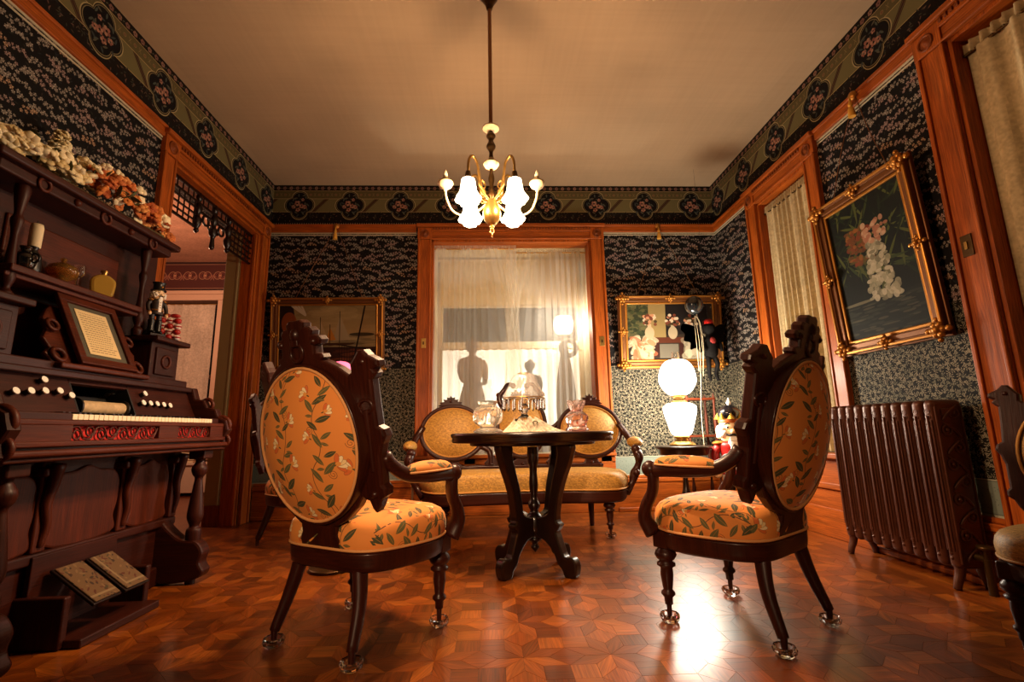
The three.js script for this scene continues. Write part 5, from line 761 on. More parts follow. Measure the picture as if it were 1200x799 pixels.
// ---------------------------------------------------------------- corner: lamp table, globe lamp, nutcracker, balloon, hanging puppet
{
  const X = 1.478, Z = -3.74;
  let t = thing('lamp_table', 'small round dark pedestal table under the globe lamp', 'table', [X, 0, Z]);
  mesh('top', [lathe([[0, 0.565], [0.205, 0.565], [0.215, 0.558], [0.21, 0.545], [0.19, 0.54], [0.185, 0.50], [0.17, 0.495], [0, 0.495]], 40)], M.tableWood, t, 'x'); mesh('stem', [slathe([[0.03, 0.50], [0.018, 0.46], [0.034, 0.40], [0.02, 0.34], [0.024, 0.25], [0.04, 0.18], [0.03, 0.12], [0.001, 0.1]], 16, 40)], M.tableWood, t);
  for (let k = 0; k < 3; k++) { const a = k * 2.094 + 0.5; mesh('foot', [sweep([[0.02, 0.16, 0], [0.09, 0.14, 0], [0.15, 0.06, 0], [0.2, 0.014, 0]], u => 0.022 - 0.008 * u, 14, 8).rotateY(a)], M.tableWood, t); }
  t = thing('globe_lamp', 'lit white double globe parlour lamp on the corner table', 'lamp', [X, 0.565, Z]);
  const Y = y => y - 0.565, gl = glow(new THREE.Color().setRGB(1, 0.93, 0.8), 7), L = a => a.map(([r, y]) => [r, Y(y)]);
  mesh('foot', [slathe(L([[0.001, 0.566], [0.09, 0.567], [0.095, 0.58], [0.06, 0.60], [0.045, 0.615], [0.06, 0.63], [0.05, 0.645]]), 24, 30)], M.brass, t);
  mesh('bowl', [slathe(L([[0.05, 0.64], [0.078, 0.665], [0.102, 0.74], [0.124, 0.825], [0.122, 0.868], [0.085, 0.89], [0.045, 0.897]]), 32, 40)], gl, t);
  mesh('collar', [slathe(L([[0.05, 0.89], [0.062, 0.905], [0.04, 0.925], [0.055, 0.945], [0.052, 0.96]]), 20, 24)], M.brass, t);
  mesh('globe', [slathe(L([[0.05, 0.955], [0.09, 0.975], [0.135, 1.04], [0.142, 1.1], [0.125, 1.175], [0.085, 1.225], [0.045, 1.24]]), 36, 44)], gl, t);
  mesh('chimney', [lathe(L([[0.028, 1.2], [0.03, 1.25], [0.026, 1.3], [0.028, 1.3], [0.032, 1.25]]), 16)], M.crystal, t);
  const GL = new THREE.Color().setRGB(1, 0.88, 0.7); pointLight(X, 1.1, Z, 4.6, GL, 5); pointLight(X, 0.77, Z, 3.4, GL, 4);
  nutcracker('nutcracker', 'tall crowned nutcracker with white wool hair standing behind the right armchair', [1.835, 0, -3.66], -0.35, 0.915, M.red, 'crown');
  // balloon on ribbons tied to the lamp table
  t = thing('balloon', 'glossy black balloon on ribbons in front of the corner painting', 'balloon', [1.668, 0.565, -3.74]);
  mesh('ball', [new THREE.SphereGeometry(0.073, 24, 18).scale(1, 1.06, 1).translate(0.0, 1.125, 0), new THREE.ConeGeometry(0.012, 0.02, 10).translate(0, 1.045, 0)], phy('#141a1c', 0.12, { clearcoat: 1, clearcoatRoughness: 0.05 }), t);
  for (const [dx, dz, l] of [[0.0, 0, 1.04], [0.02, 0.01, 0.5], [0.035, -0.01, 0.42], [-0.012, 0.012, 0.46]]) mesh('ribbon', [sweep(l > 1 ? [[0, 1.04, 0], [0.012, 0.8, 0.01], [0.0, 0.5, 0], [-0.02, 0.25, 0], [-0.02, 0.003, 0]] : [[0, 1.04, 0], [dx, 1.0, dz], [dx * 1.4, 1.04 - l * 0.6, dz + 0.01], [dx, 1.04 - l, dz]], 0.0025, 24, 5)], M.creamLine, t);
  // winged puppet hung from the picture rail by a thread
  t = thing('winged_puppet', 'black winged puppet with red trim hanging in the papered corner', 'puppet', [1.885, 1.17, -3.98], 0.1);
  const wing = s => ext(shapeOf([[0.02, 0.3], [0.1, 0.4], [0.2, 0.43], [0.22, 0.38], [0.19, 0.34], [0.2, 0.28], [0.15, 0.26], [0.15, 0.2], [0.1, 0.21], [0.07, 0.17], [0.02, 0.22]], 60), 0.008, 0.002).scale(s, 1, 1).rotateY(s * 0.25).translate(0, 0, -0.03);
  mesh('body', [slathe([[0.001, 0.1], [0.05, 0.13], [0.062, 0.2], [0.055, 0.27], [0.03, 0.31], [0.028, 0.33], [0.05, 0.36], [0.048, 0.40], [0.001, 0.43]], 18, 36), ...[-1, 1].flatMap(s => [sweep([[s * 0.025, 0.13, 0], [s * 0.04, 0.06, 0.02], [s * 0.03, -0.02, 0], [s * 0.035, -0.08, 0.02]], u => 0.024 - 0.01 * u, 14, 8), sweep([[s * 0.045, 0.28, 0], [s * 0.08, 0.24, 0.02], [s * 0.075, 0.17, 0.05]], u => 0.02 - 0.008 * u, 12, 8), new THREE.ConeGeometry(0.014, 0.05, 8).translate(s * 0.035, 0.435, 0)])], phy('#090706', 0.8, { specularIntensity: 0.15 }), t);
  for (const s of [-1, 1]) mesh('wing', [wing(s)], phy('#0d0a09', 0.8, { specularIntensity: 0.15 }), t); mesh('vest', [sph(0.03, 0, 0, 0, 10, 8).scale(1, 1.4, 0.6).translate(0, 0.25, 0.045)], std('#7a1a14', 0.7), t); mesh('cap', [lathe([[0.045, 0.41], [0.04, 0.44], [0.02, 0.455], [0, 0.457]], 14)], M.red, t); mesh('thread', [cyl(0.0012, 0.0012, H - 1.17 - 0.45, 0, (H - 1.17 + 0.45) / 2, 0, 5)], M.black, t);
}

// ---------------------------------------------------------------- things on the parlour table
{
  const ty = 0.698;
  let t = thing('glass_fairy_lamp', 'embossed clear glass fairy lamp at the left end of the parlour table', 'lamp', [-0.025, ty, -2.62]);
  const rip = (pts, n, amp, seg = 40) => { const g = slathe(pts, seg, 50), p = g.attributes.position; for (let i = 0; i < p.count; i++) { const q = Math.atan2(p.getZ(i), p.getX(i)), f = 1 + amp * Math.sin(q * n + p.getY(i) * 60); p.setX(i, p.getX(i) * f); p.setZ(i, p.getZ(i) * f); } g.computeVertexNormals(); return g; };
  const gg = phy('#fffaf0', 0.06, { transmission: 0.94, thickness: 0.01, ior: 1.5 });
  mesh('foot', [rip([[0.001, 0.0], [0.075, 0.002], [0.07, 0.016], [0.045, 0.026], [0.04, 0.035]], 12, 0.03)], gg, t); mesh('globe', [rip([[0.04, 0.033], [0.07, 0.055], [0.08, 0.09], [0.07, 0.125], [0.045, 0.145], [0.05, 0.16], [0.06, 0.17]], 12, 0.05)], gg, t); mesh('candle', [lathe([[0, 0.03], [0.022, 0.03], [0.022, 0.062], [0, 0.064]], 14)], M.ivory, t); mesh('flame', [slathe([[0.0005, 0.066], [0.007, 0.074], [0.006, 0.088], [0.0005, 0.102]], 10, 14)], glow(WARM, 6), t); mesh('chimney', [slathe([[0.03, 0.165], [0.026, 0.2], [0.022, 0.26], [0.02, 0.29]], 18, 20)], M.pane, t);
  pointLight(-0.025, ty + 0.083, -2.62, 0.05, WARM, 0.4);
  t = thing('crystal_lamp', 'small crystal lamp with prism fringe in the middle of the table', 'lamp', [0.175, ty, -2.63]);
  mesh('base', [rip([[0.001, 0.0], [0.045, 0.002], [0.042, 0.02], [0.02, 0.035], [0.03, 0.07], [0.016, 0.1], [0.026, 0.13], [0.012, 0.16], [0.012, 0.23]], 8, 0.04)], M.crystal, t); mesh('shade', [rip([[0.115, 0.185], [0.112, 0.2], [0.09, 0.24], [0.07, 0.285], [0.055, 0.31], [0.03, 0.32]], 16, 0.025, 64)], phy('#ffffff', 0.1, { transmission: 0.88, thickness: 0, ior: 1.5 }), t); mesh('shade_ring', [tor(0.112, 0.003, 0, 0.186, 0, Math.PI / 2), tor(0.03, 0.003, 0, 0.32, 0, Math.PI / 2)], M.brass, t);
  for (let k = 0; k < 18; k++) { const a = k / 18 * 6.283; mesh('prism', [new THREE.CylinderGeometry(0.005, 0.0065, 0.052, 6).translate(0, -0.03, 0).translate(0.112 * Math.cos(a), 0.182, 0.112 * Math.sin(a)), new THREE.ConeGeometry(0.0065, 0.014, 6).rotateX(Math.PI).translate(0.112 * Math.cos(a), 0.119, 0.112 * Math.sin(a)), sph(0.004, 0.112 * Math.cos(a), 0.18, 0.112 * Math.sin(a), 6, 5)], M.crystal, t); }
  // crumpled lace cloth heaped round the lamp foot
  t = thing('lace_cloth', 'white lace cloth heaped around the foot of the crystal lamp', 'cloth', [0.196, ty, -2.63]);
  const pos = [], idx = [], n = 48, m = 16; for (let i = 0; i <= m; i++) for (let j = 0; j < n; j++) { const r = 0.36 + 0.64 * i / m, a = j / n * 6.283, R = 0.055 + (0.085 + 0.045 * Math.sin(a * 3 + 1) + 0.02 * Math.sin(a * 7)) * i / m, y = 0.108 * Math.pow(1 - r, 1.25) * (1 + 0.12 * Math.sin(a * 2)) + 0.012 * (1 - r) * r * 6 * Math.max(0, Math.sin(a * 6 + r * 3)) + 0.003; pos.push(R * Math.cos(a) - 0.021 * (1 - i / m), y, R * Math.sin(a) * 0.92); }
  for (let i = 0; i < m; i++) for (let j = 0; j < n; j++) { const a = i * n + j, b = i * n + (j + 1) % n; idx.push(a, b, a + n, b, b + n, a + n); }
  const lg = new THREE.BufferGeometry(); lg.setAttribute('position', new THREE.Float32BufferAttribute(pos, 3)); lg.setIndex(idx); lg.computeVertexNormals(); mesh('cloth', [lg], std('#d6c8b0', 0.9, { map: laceTex }), t, 'x');
  mesh('embroidery', [[0.03, 0.05, 0.075]].map(([x, y, z]) => tor(0.012, 0.003, x, y, z, 0.9)), std('#5d5a3a', 0.9), t);
  t = thing('pink_glass_posy', 'pink ruffled glass vase at the right end of the parlour table', 'vase', [0.46, ty, -2.62]);
  mesh('body', [rip([[0.001, 0.0], [0.055, 0.002], [0.06, 0.012], [0.05, 0.03], [0.062, 0.06], [0.058, 0.085], [0.035, 0.105], [0.03, 0.115]], 8, 0.05)], M.pinkGlass, t);
  for (let k = 0; k < 6; k++) { const a = k * 1.047; mesh('petal', [ext(shapeOf([[-0.012, 0], [0.012, 0], [0.026, 0.03], [0.018, 0.056], [0, 0.062], [-0.018, 0.056], [-0.026, 0.03]], 30), 0.005, 0.0015).rotateX(0.35).translate(0, 0.11, 0.026).rotateY(a)], M.pinkGlass, t); }
}

// ---------------------------------------------------------------- pictures
function painting(name, label, pos, turn, w, h, tilt, fw, draw, hookY, hookDX = 0) {
  const t = thing(name, label, 'painting', pos, turn), R = (a, b) => { const p = new THREE.Path(); p.moveTo(-a, b[0]); p.lineTo(-a, b[1]); p.lineTo(a, b[1]); p.lineTo(a, b[0]); p.closePath(); return p; };
  const rect = (a, y0, y1) => new THREE.Shape([[-a, y0], [a, y0], [a, y1], [-a, y1]].map(p => new THREE.Vector2(...p))), T = g => prep(g).rotateX(tilt);
  const lay = (o, i, z, d) => ext(rect(w / 2 - o, o, h - o), d, Math.min(0.006, d / 2.2), [R(w / 2 - i, [i, h - i])]).translate(0, 0, z);
  const f = mesh('frame', [lay(0, fw * 0.98, 0.012, 0.024), lay(0.008, fw * 0.4, 0.036, 0.03), lay(fw * 0.35, fw * 0.75, 0.03, 0.022)].map(T), M.giltDark, t, 'x');
  mesh('gilt_ridge', [lay(fw * 0.1, fw * 0.3, 0.052, 0.014), lay(fw * 0.78, fw, 0.024, 0.016)].map(T), M.gilt, f, 'x');
  const orn = (x, y, s) => { const l = []; for (let k = 0; k < 6; k++) { const a = k * 1.047; l.push(sph(0.011 * s, x + Math.cos(a) * 0.017 * s, y + Math.sin(a) * 0.017 * s, 0.055, 8, 6)); } l.push(sph(0.014 * s, x, y, 0.062, 8, 6)); for (const q of [-1, 1]) l.push(sph(0.010 * s, x + q * 0.034 * s, y, 0.052, 8, 6), sph(0.008 * s, x, y + q * 0.032 * s, 0.052, 8, 6)); return l; };
  for (const sx of [-1, 1]) for (const y of [fw * 0.42, h - fw * 0.42]) mesh('corner_ornament', [merge(orn(sx * (w / 2 - fw * 0.42), y, fw / 0.055)).rotateX(tilt)], M.gilt, f, 'x');
  for (const [x, y] of [[0, h - fw * 0.4], [0, fw * 0.4], [-w / 2 + fw * 0.4, h / 2], [w / 2 - fw * 0.4, h / 2]]) mesh('edge_ornament', [merge(orn(x, y, fw / 0.075)).rotateX(tilt)], M.gilt, f, 'x');
  const cw = w - 2 * fw + 0.006, ch = h - 2 * fw + 0.006, g = T(new THREE.BoxGeometry(cw, ch, 0.008).translate(0, h / 2, 0.014));
  const pm = new THREE.Mesh(g, phy('#b8b0a4', 0.7, { map: canvasTex(768, Math.round(768 * ch / cw), draw, 1, 1, false), specularIntensity: 0.3 })); pm.name = 'canvas'; t.add(pm);
  // hanging cord up to the rail
  const top = h * Math.cos(tilt), out = h * Math.sin(tilt) + 0.004, hy = hookY - pos[1];
  for (const s of [-1, 1]) mesh('cord', [sweep([[s * w * 0.3, top - 0.01, out], [(s * w * 0.3 + hookDX) / 2, (top + hy) / 2, (out + 0.045) / 2], [hookDX + s * 0.006, hy - 0.006, 0.022]], 0.0025, 8, 6)], M.giltDark, t);
  const hk = thing('tassel_hook', 'gilt rosette hook with gold tassel above the ' + label.split(' ').slice(-4).join(' '), 'hook', [pos[0] + hookDX * Math.cos(turn), hookY - 0.005, pos[2] - hookDX * Math.sin(turn)], turn);
  mesh('rosette', [lathe([[0, 0.02], [0.012, 0.018], [0.024, 0.01], [0.027, 0]], 16).rotateX(Math.PI / 2).translate(0, 0.01, 0.034)], M.gilt, hk); mesh('pin', [cyl(0.004, 0.004, 0.04, 0, 0, 0, 8).rotateX(Math.PI / 2).translate(0, 0.01, 0.02)], M.brassDark, hk);
  mesh('tassel', [slathe([[0.003, 0], [0.008, -0.025], [0.013, -0.045], [0.009, -0.055], [0.017, -0.075], [0.02, -0.115], [0.016, -0.118], [0.0005, -0.116]], 14, 30).translate(0, -0.01, 0.056)], std('#c8902f', 0.7), hk);
  return t;
}
const blob = (g, x, y, rx, ry, c, a = 1, rot = 0) => { g.globalAlpha = a; g.fillStyle = c; g.beginPath(); g.ellipse(x, y, rx, ry, rot, 0, 7); g.fill(); g.globalAlpha = 1; };
const dabs = (g, seed, n, fn) => { const R = (s => () => (s = (s * 16807) % 2147483647) / 2147483647)(seed); for (let i = 0; i < n; i++) fn(R, i); };
painting('painting', 'wide gilt framed harbour painting between doorway and sofa window', [-1.46, 1.235, ZB + 0.004], 0, 1.0, 0.68, 0.10, 0.075, (g, w, h) => {   // plain harbour at dusk
  const sky = g.createLinearGradient(0, 0, 0, h * 0.6); sky.addColorStop(0, '#8d7a52'); sky.addColorStop(1, '#c9ab78'); g.fillStyle = sky; g.fillRect(0, 0, w, h);
  dabs(g, 5, 60, R => blob(g, R() * w, R() * h * 0.5, 60 + R() * 80, 12 + R() * 20, R() < 0.5 ? '#a99468' : '#d3b988', 0.25));
  g.fillStyle = '#9a8a68'; g.fillRect(0, h * 0.5, w, h * 0.2); dabs(g, 6, 80, R => blob(g, R() * w, h * (0.5 + R() * 0.2), 30 + R() * 60, 3 + R() * 4, R() < 0.5 ? '#c5b083' : '#6f6248', 0.5)); blob(g, w * 0.85, h * 0.49, w * 0.13, h * 0.03, '#4b3f2c');
  g.fillStyle = '#3c2013'; g.fillRect(0, h * 0.7, w, h * 0.3); dabs(g, 7, 90, R => blob(g, R() * w, h * (0.72 + R() * 0.28), 20 + R() * 50, 4 + R() * 8, ['#6a3320', '#4a2314', '#8a4a2e'][Math.floor(R() * 3)], 0.6));
  g.fillStyle = '#2a1510'; g.beginPath(); g.moveTo(0, 0); g.lineTo(w * 0.14, 0); g.lineTo(w * 0.2, h * 0.75); g.lineTo(0, h * 0.8); g.fill(); blob(g, w * 0.1, h * 0.3, 60, 90, '#a2521e', 0.9); g.strokeStyle = '#d8cdb8'; g.lineWidth = 14; for (let k = 0; k < 4; k++) { g.beginPath(); g.moveTo(w * 0.12 + k * 26, 0); g.quadraticCurveTo(w * 0.2 + k * 14, h * 0.1, w * 0.27, h * 0.17); g.stroke(); }
  for (const [x, s, c] of [[0.42, 1, '#cbb48a'], [0.62, 1.25, '#b9a888'], [0.52, 0.7, '#d8913a']]) { g.fillStyle = c; g.beginPath(); g.moveTo(w * x, h * (0.62 - 0.36 * s)); g.lineTo(w * x + 70 * s, h * 0.58); g.lineTo(w * x - 40 * s, h * 0.6); g.fill(); g.fillStyle = '#4a2c18'; g.beginPath(); g.ellipse(w * x + 10, h * 0.63, 90 * s, 22, 0, 0, 3.14); g.fill(); g.strokeStyle = '#24150c'; g.lineWidth = 5; g.beginPath(); g.moveTo(w * x, h * 0.63); g.lineTo(w * x, h * (0.6 - 0.4 * s)); g.stroke(); }
  g.strokeStyle = '#1c0f09'; g.lineWidth = 12; g.beginPath(); g.moveTo(w * 0.88, 0); g.lineTo(w * 0.76, h); g.stroke(); g.lineWidth = 8; g.beginPath(); g.moveTo(w * 0.6, h * 0.66); g.lineTo(w, h * 0.76); g.stroke(); g.lineWidth = 3; for (let k = 0; k < 14; k++) { const x = w * (0.62 + k * 0.027); g.beginPath(); g.moveTo(x, h * (0.665 + k * 0.007)); g.lineTo(x, h); g.stroke(); }
}, Y_R1 - 0.03, 0.02);
painting('painting', 'wide gilt framed still life painting behind the globe lamp', [1.645, 1.235, ZB + 0.004], 0, 0.965, 0.68, 0.10, 0.085, (g, w, h) => {   // plain still life: table, cloth, vases
  g.fillStyle = '#33271d'; g.fillRect(0, 0, w, h); g.fillStyle = '#5b5a3c'; g.fillRect(0, 0, w * 0.24, h * 0.6); dabs(g, 3, 120, R => blob(g, R() * w * 0.25, R() * h * 0.55, 10 + R() * 18, 8 + R() * 12, ['#3f4a2c', '#6d6c45', '#2b3320'][Math.floor(R() * 3)], 0.8)); g.fillStyle = '#a08c5c'; g.fillRect(w * 0.25, 0, w * 0.2, h * 0.62); g.fillStyle = '#1b1310'; g.fillRect(w * 0.45, 0, w * 0.5, h * 0.55);
  g.fillStyle = '#5e2c18'; g.fillRect(w * 0.28, h * 0.6, w * 0.42, h * 0.1); g.fillStyle = '#3b1a10'; g.fillRect(w * 0.32, h * 0.7, w * 0.05, h * 0.25); g.fillRect(w * 0.6, h * 0.7, w * 0.05, h * 0.25); g.fillStyle = '#77736a'; g.fillRect(w * 0.37, h * 0.72, w * 0.22, h * 0.25);
  dabs(g, 8, 60, R => blob(g, w * (0.06 + R() * 0.24), h * (0.62 + R() * 0.36), 26 + R() * 40, 12 + R() * 16, ['#d9c9ae', '#c98a63', '#b56d4c', '#e2d6bd'][Math.floor(R() * 4)], 0.75, R() * 3)); dabs(g, 9, 60, R => blob(g, w * (0.66 + R() * 0.22), h * (0.6 + R() * 0.38), 16 + R() * 26, 22 + R() * 36, ['#b9b19e', '#cfc7b2', '#8f8878'][Math.floor(R() * 3)], 0.75, R() * 0.6));
  for (const [x, c] of [[0.26, '#d8b89a'], [0.53, '#b9ab92'], [0.75, '#a9a49a']]) { blob(g, w * x, h * 0.52, 42, 56, c); g.fillStyle = c; g.fillRect(w * x - 16, h * 0.36, 32, 60); dabs(g, 20 + x * 100, 26, R => blob(g, w * x + (R() - 0.5) * 110, h * (0.2 + R() * 0.18), 15, 13, ['#e6d5bf', '#d7997a', '#7b3f2c', '#4a3a22'][Math.floor(R() * 4)])); }
}, Y_R1 - 0.03, -0.035);
painting('painting', 'tall gilt framed flower garden painting above the radiator', [XR - 0.004, 1.11, -2.45], -Math.PI / 2, 0.70, 0.95, 0.06, 0.085, (g, w, h) => {   // plain garden: palm leaves, white and pink blossom bush, pond
  g.fillStyle = '#141810'; g.fillRect(0, 0, w, h); dabs(g, 31, 130, (R) => { g.save(); g.translate(R() * w, R() * h * 0.62); g.rotate(R() * 6.3); leafPath(g, 150 + R() * 160, 26, ['#1f2c17', '#3a4a26', '#141d10', '#55602f'][Math.floor(R() * 4)]); g.restore(); });
  dabs(g, 32, 120, R => blob(g, w * (0.22 + R() * 0.3), h * (0.2 + R() * 0.26), 12 + R() * 22, 10 + R() * 16, ['#7b4a26', '#a2662e', '#5e5a2b', '#8d3f22'][Math.floor(R() * 4)], 0.8));
  g.fillStyle = '#1b1f1a'; g.fillRect(0, h * 0.74, w, h * 0.26); dabs(g, 33, 90, R => blob(g, R() * w, h * (0.76 + R() * 0.24), 30 + R() * 60, 4 + R() * 7, ['#3a3f33', '#5b5a48', '#272c24'][Math.floor(R() * 3)], 0.7)); blob(g, w * 0.2, h * 0.74, w * 0.25, 12, '#8d8a70', 0.8);
  dabs(g, 34, 170, R => { const v = R(); blob(g, w * (0.56 + (R() - 0.5) * (0.18 + 0.22 * v)), h * (0.34 + v * 0.42), 14 + R() * 20, 12 + R() * 18, ['#a9a690', '#c7c3ae', '#85836f', '#d6d0bd'][Math.floor(R() * 4)], 0.85); });
  dabs(g, 35, 46, R => blob(g, w * (0.6 + (R() - 0.5) * 0.3), h * (0.2 + R() * 0.14), 14 + R() * 16, 12 + R() * 14, ['#c99a80', '#b57c64', '#d7b79c'][Math.floor(R() * 3)], 0.9));
}, Y_R1 - 0.03, 0.03);

// ---------------------------------------------------------------- radiator
{
  const n = 11, pit = 0.062, t = thing('radiator', 'ornate reddish brown cast iron column radiator under the flower painting', 'radiator', [2.155, 0, -2.44], -Math.PI / 2), L = n * pit / 2;
  for (let k = 0; k < n; k++) {
    const x = -L + (k + 0.5) * pit, last = k === n - 1, foot = k === 0 || last;
    const s = mesh('section', [rb(x - 0.026, x + 0.026, 0.085, 0.812, 0.01, 0.165, 0.024, 3), rb(x - 0.031, x + 0.031, 0.735, 0.775, 0.05, 0.13, 0.01, 1), rb(x - 0.031, x + 0.031, 0.12, 0.16, 0.05, 0.13, 0.01, 1)], M.iron, t, 'y');
    const front = [sweep([[x, 0.15, 0.166], [x, 0.45, 0.168], [x, 0.74, 0.166]], 0.006, 6, 6), sweep([[x - 0.014, 0.16, 0.163], [x - 0.014, 0.72, 0.163]], 0.0035, 4, 5), sweep([[x + 0.014, 0.16, 0.163], [x + 0.014, 0.72, 0.163]], 0.0035, 4, 5)]; for (let j = 0; j < 5; j++) front.push(tor(0.011, 0.003, x, 0.66 + j * 0.025, 0.163, 0, 0, 5, 10)); for (let j = 0; j < 3; j++) front.push(sph(0.008, x, 0.13 + j * 0.02, 0.164, 6, 5));
    mesh('bead_relief', front, M.iron, s, 'y');
    if (foot) for (const z of [0.045, 0.135]) mesh('foot', [sweep([[x, 0.12, z], [x, 0.07, z + (z > 0.1 ? 0.006 : -0.004)], [x, 0.03, z + (z > 0.1 ? 0.022 : -0.02)], [x, 0.002, z + (z > 0.1 ? 0.03 : -0.026)]], u => [0.022 - 0.008 * u, 0.022 - 0.006 * u], 10, 8)], M.iron, t, 'y');
    if (last) {
      const ex = x + 0.026, sc = []; for (let j = 0; j < 9; j++) { const y = 0.15 + j * 0.075, q = j % 2 ? 1 : -1; sc.push(tor(0.022, 0.006, ex, y, 0.088 + q * 0.022, 0, Math.PI / 2, 6, 14), sweep([[ex, y - 0.03, 0.088 - q * 0.035], [ex + 0.004, y, 0.088 - q * 0.012], [ex, y + 0.035, 0.088 + q * 0.04]], u => 0.007 - 0.003 * u, 8, 6), sph(0.009, ex + 0.002, y, 0.088 + q * 0.022, 6, 5)); }
      for (const z of [0.03, 0.148]) sc.push(sweep([[ex, 0.11, z], [ex, 0.45, z], [ex, 0.78, z]], 0.0055, 6, 6)); mesh('scroll_relief', sc, M.iron, s, 'y');
    }
  }
  mesh('tie_rod', [new THREE.CylinderGeometry(0.012, 0.012, 2 * L, 8).rotateZ(Math.PI / 2).translate(0, 0.45, 0.088)], M.iron, t, 'x');
  mesh('valve', [cyl(0.016, 0.016, 0.14, L + 0.05, 0.07, 0.088, 12), new THREE.CylinderGeometry(0.014, 0.014, 0.07, 10).rotateZ(Math.PI / 2).translate(L + 0.02, 0.14, 0.088), lathe([[0, 0.2], [0.03, 0.195], [0.03, 0.18], [0.012, 0.175], [0.014, 0.13]], 14).translate(L + 0.05, 0, 0.088)], M.brassDark, t, 'y');
}

// ---------------------------------------------------------------- other lamps
{
  // pink shade glowing behind the left armchair
  let t = thing('pink_lamp', 'floor lamp with a glowing pink glass dome behind the left armchair', 'lamp', [-0.865, 0, -2.75]);
  mesh('base', [lathe([[0, 0], [0.12, 0.002], [0.11, 0.02], [0.03, 0.035], [0, 0.04]], 24)], M.brassDark, t); mesh('pole', [cyl(0.012, 0.014, 1.0, 0, 0.53, 0, 12)], M.brassDark, t);
  mesh('dome', [slathe([[0.08, 1.02], [0.078, 1.045], [0.068, 1.08], [0.04, 1.108], [0.0005, 1.118]], 28, 24)], new THREE.MeshStandardMaterial({ color: '#e0608a', roughness: 0.5, emissive: new THREE.Color().setRGB(1, 0.16, 0.34), emissiveIntensity: 0.95, side: THREE.DoubleSide }), t); pointLight(-0.865, 1.06, -2.75, 0.25, new THREE.Color().setRGB(1, 0.35, 0.35), 3);
  // unseen hanging lamp, out of view, placed to light the pink room
  t = thing('unseen_pendant_lamp', 'unseen round glass pendant out of view, lighting the pink room', 'lamp', [-3.75, 2.1, -4.6]);
  mesh('rod', [cyl(0.008, 0.008, H - 2.1 - 0.24, 0, (H - 2.1 + 0.24) / 2, 0, 10)], M.brass, t); mesh('cap', [lathe([[0, 0.26], [0.05, 0.25], [0.06, 0.225], [0, 0.224]], 18)], M.brass, t); mesh('globe', [slathe([[0.05, 0.23], [0.11, 0.19], [0.13, 0.12], [0.1, 0.04], [0.0005, 0]], 28, 30)], glow(WARM, 4), t);
  pointLight(-3.75, 2.22, -4.6, 7, new THREE.Color().setRGB(1, 0.56, 0.33), 5);
  // unseen cone-shaded lamp behind the camera, placed to light the armchair backs
  t = thing('unseen_chair_lamp', 'unseen standing lamp with a metal cone shade, placed to light the armchair backs', 'lamp', [-0.55, 0, 0.95]);
  const from = V(-0.55, 1.42, 0.95), to = V(0.0, 0.62, -1.95), dir = to.clone().sub(from).normalize(), q = new THREE.Quaternion().setFromUnitVectors(V(0, -1, 0), dir), O = g => prep(g).applyQuaternion(q).translate(0, 1.42, 0);
  mesh('base', [lathe([[0, 0], [0.15, 0.002], [0.14, 0.025], [0.03, 0.045], [0, 0.05]], 28)], M.brassDark, t); mesh('pole', [sweep([[0, 0.04, 0], [0, 0.8, 0], [0, 1.4, 0.05], [0.0, 1.56, 0.13], ...[0.12].map(k => [-dir.x * k, 1.42 - dir.y * k, -dir.z * k])], 0.011, 30, 10)], M.brass, t);
  mesh('bulb', [O(sph(0.035, 0, 0, 0, 16, 12))], glow(WARM, 12), t); mesh('shade', [O(lathe([[0.02, 0.12], [0.05, 0.1], [0.1, -0.02], [0.13, -0.09]], 32))], M.brassDark, t);
  const sp = new THREE.SpotLight(WARM, 21, 0, 0.46, 1, 2); sp.position.copy(from).addScaledVector(dir, 0.05); sp.target.position.copy(to); sp.castShadow = true; sp.shadow.radius = 3; scene.add(sp, sp.target);
}
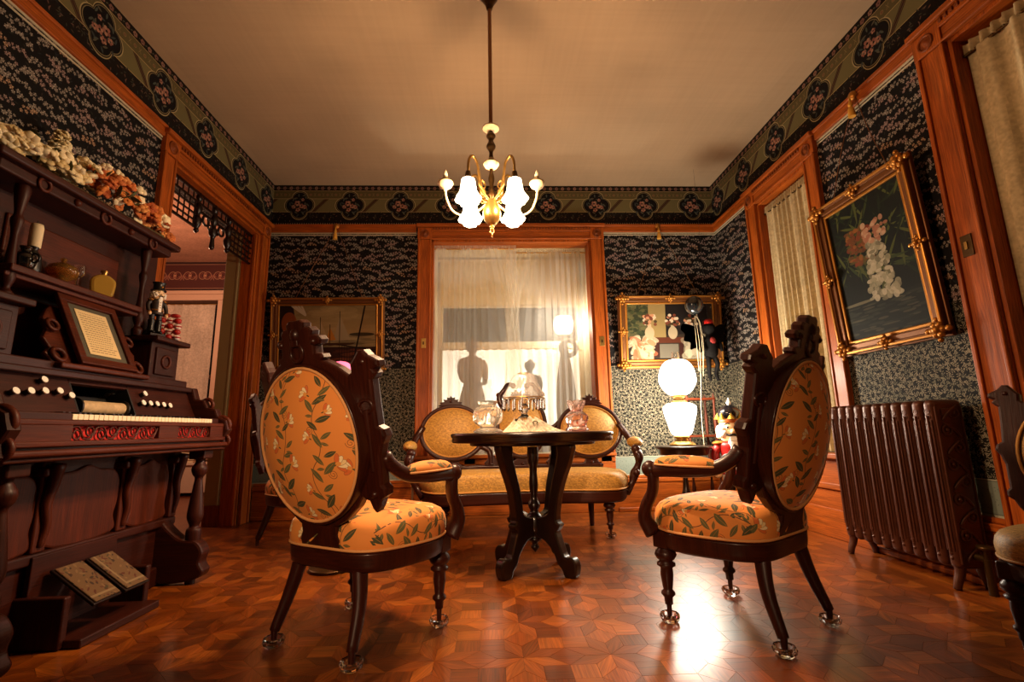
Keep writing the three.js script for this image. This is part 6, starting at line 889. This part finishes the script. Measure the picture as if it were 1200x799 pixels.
// books on a low white cabinet in the pink room
{
  const c = thing('low_cabinet', 'low pale cabinet under the window of the pink room', 'cabinet', [-3.85, 0, -6.2]); mesh('body', [rb(-0.5, 0.5, 0.04, 0.36, -0.15, 0.15, 0.006)], std('#c9b09c', 0.6), c, 'x'); mesh('top', [rb(-0.53, 0.53, 0.36, 0.385, -0.16, 0.17, 0.006)], std('#d2bba8', 0.6), c, 'x');
  for (const [i, col] of ['#8a6a52', '#b9a68c', '#6d3a2c', '#a58d72', '#c7b59a'].entries()) { const b = thing('book', ['brown book at the bottom of the pile in the pink room', 'cream book second from the bottom of the pile in the pink room', 'dark red book in the middle of the pile in the pink room', 'tan book second from the top of the pile in the pink room', 'pale book on top of the pile in the pink room'][i], 'book', [-3.76, 0.385 + i * 0.034, -6.18], 0.1 * Math.sin(i * 3), 'book pile in the pink room'); mesh('cover', [rb(-0.14, 0.14, 0, 0.004, -0.1, 0.1, 0.001, 1), rb(-0.14, 0.14, 0.029, 0.033, -0.1, 0.1, 0.001, 1), rb(-0.14, -0.136, 0, 0.033, -0.1, 0.1, 0.001, 1)], std(col, 0.7), b, 'x'); mesh('pages', [bx(-0.135, 0.135, 0.004, 0.029, -0.095, 0.095)], M.ivory, b, 'x'); }
}
// outside the sofa window: unseen boards and lantern, placed to backlight the net
struct('floor_porch', [bx(-1.6, 2.0, -0.12, 0.0, -6.6, -4.95)], wood('#4a3a2c', 0.7, 0), 'unseen porch boards under the lantern outside the sofa window', 'floor', 'x');
{
  const t = thing('unseen_porch_lantern', 'unseen globe lantern on a post outside, lighting the net curtain from behind', 'lamp', [0.1, 0, -5.75]);
  mesh('base', [lathe([[0, 0], [0.11, 0.002], [0.1, 0.04], [0.04, 0.06], [0, 0.065]], 20)], M.black, t); mesh('post', [cyl(0.025, 0.03, 0.72, 0, 0.42, 0, 12)], M.black, t);
  mesh('globe', [slathe([[0.04, 0.76], [0.11, 0.82], [0.13, 0.9], [0.1, 0.98], [0.0005, 1.02]], 24, 24)], glow(new THREE.Color().setRGB(1, 0.93, 0.82), 5), t); mesh('cap', [lathe([[0.06, 1.0], [0.04, 1.03], [0, 1.05]], 16)], M.black, t);
  pointLight(0.1, 0.9, -5.75, 13, new THREE.Color().setRGB(1, 0.93, 0.82), 5);
}
// narrow whatnot behind the crowned nutcracker
{
  const t = thing('whatnot_shelf', 'narrow reddish whatnot with two shelves between lamp table and nutcracker', 'shelf', [1.76, 0, -4.08]);
  for (const y of [0.3, 0.62, 0.93]) mesh('shelf_board', [rb(-0.13, 0.13, y, y + 0.018, -0.1, 0.1, 0.005)], M.organTrim, t, 'x');
  for (const sx of [-1, 1]) for (const sz of [-1, 1]) mesh('post', [slathe([[0.012, 0], [0.01, 0.12], [0.016, 0.2], [0.009, 0.28], [0.012, 0.45], [0.009, 0.6], [0.014, 0.75], [0.008, 0.88], [0.012, 0.94], [0.0005, 0.99]], 10, 40).translate(sx * 0.115, 0, sz * 0.085)], M.organTrim, t, 'y');
}
scene.traverse(o => { if (o.isMesh) { o.castShadow = true; o.receiveShadow = true; } });
renderer.render(scene, camera);
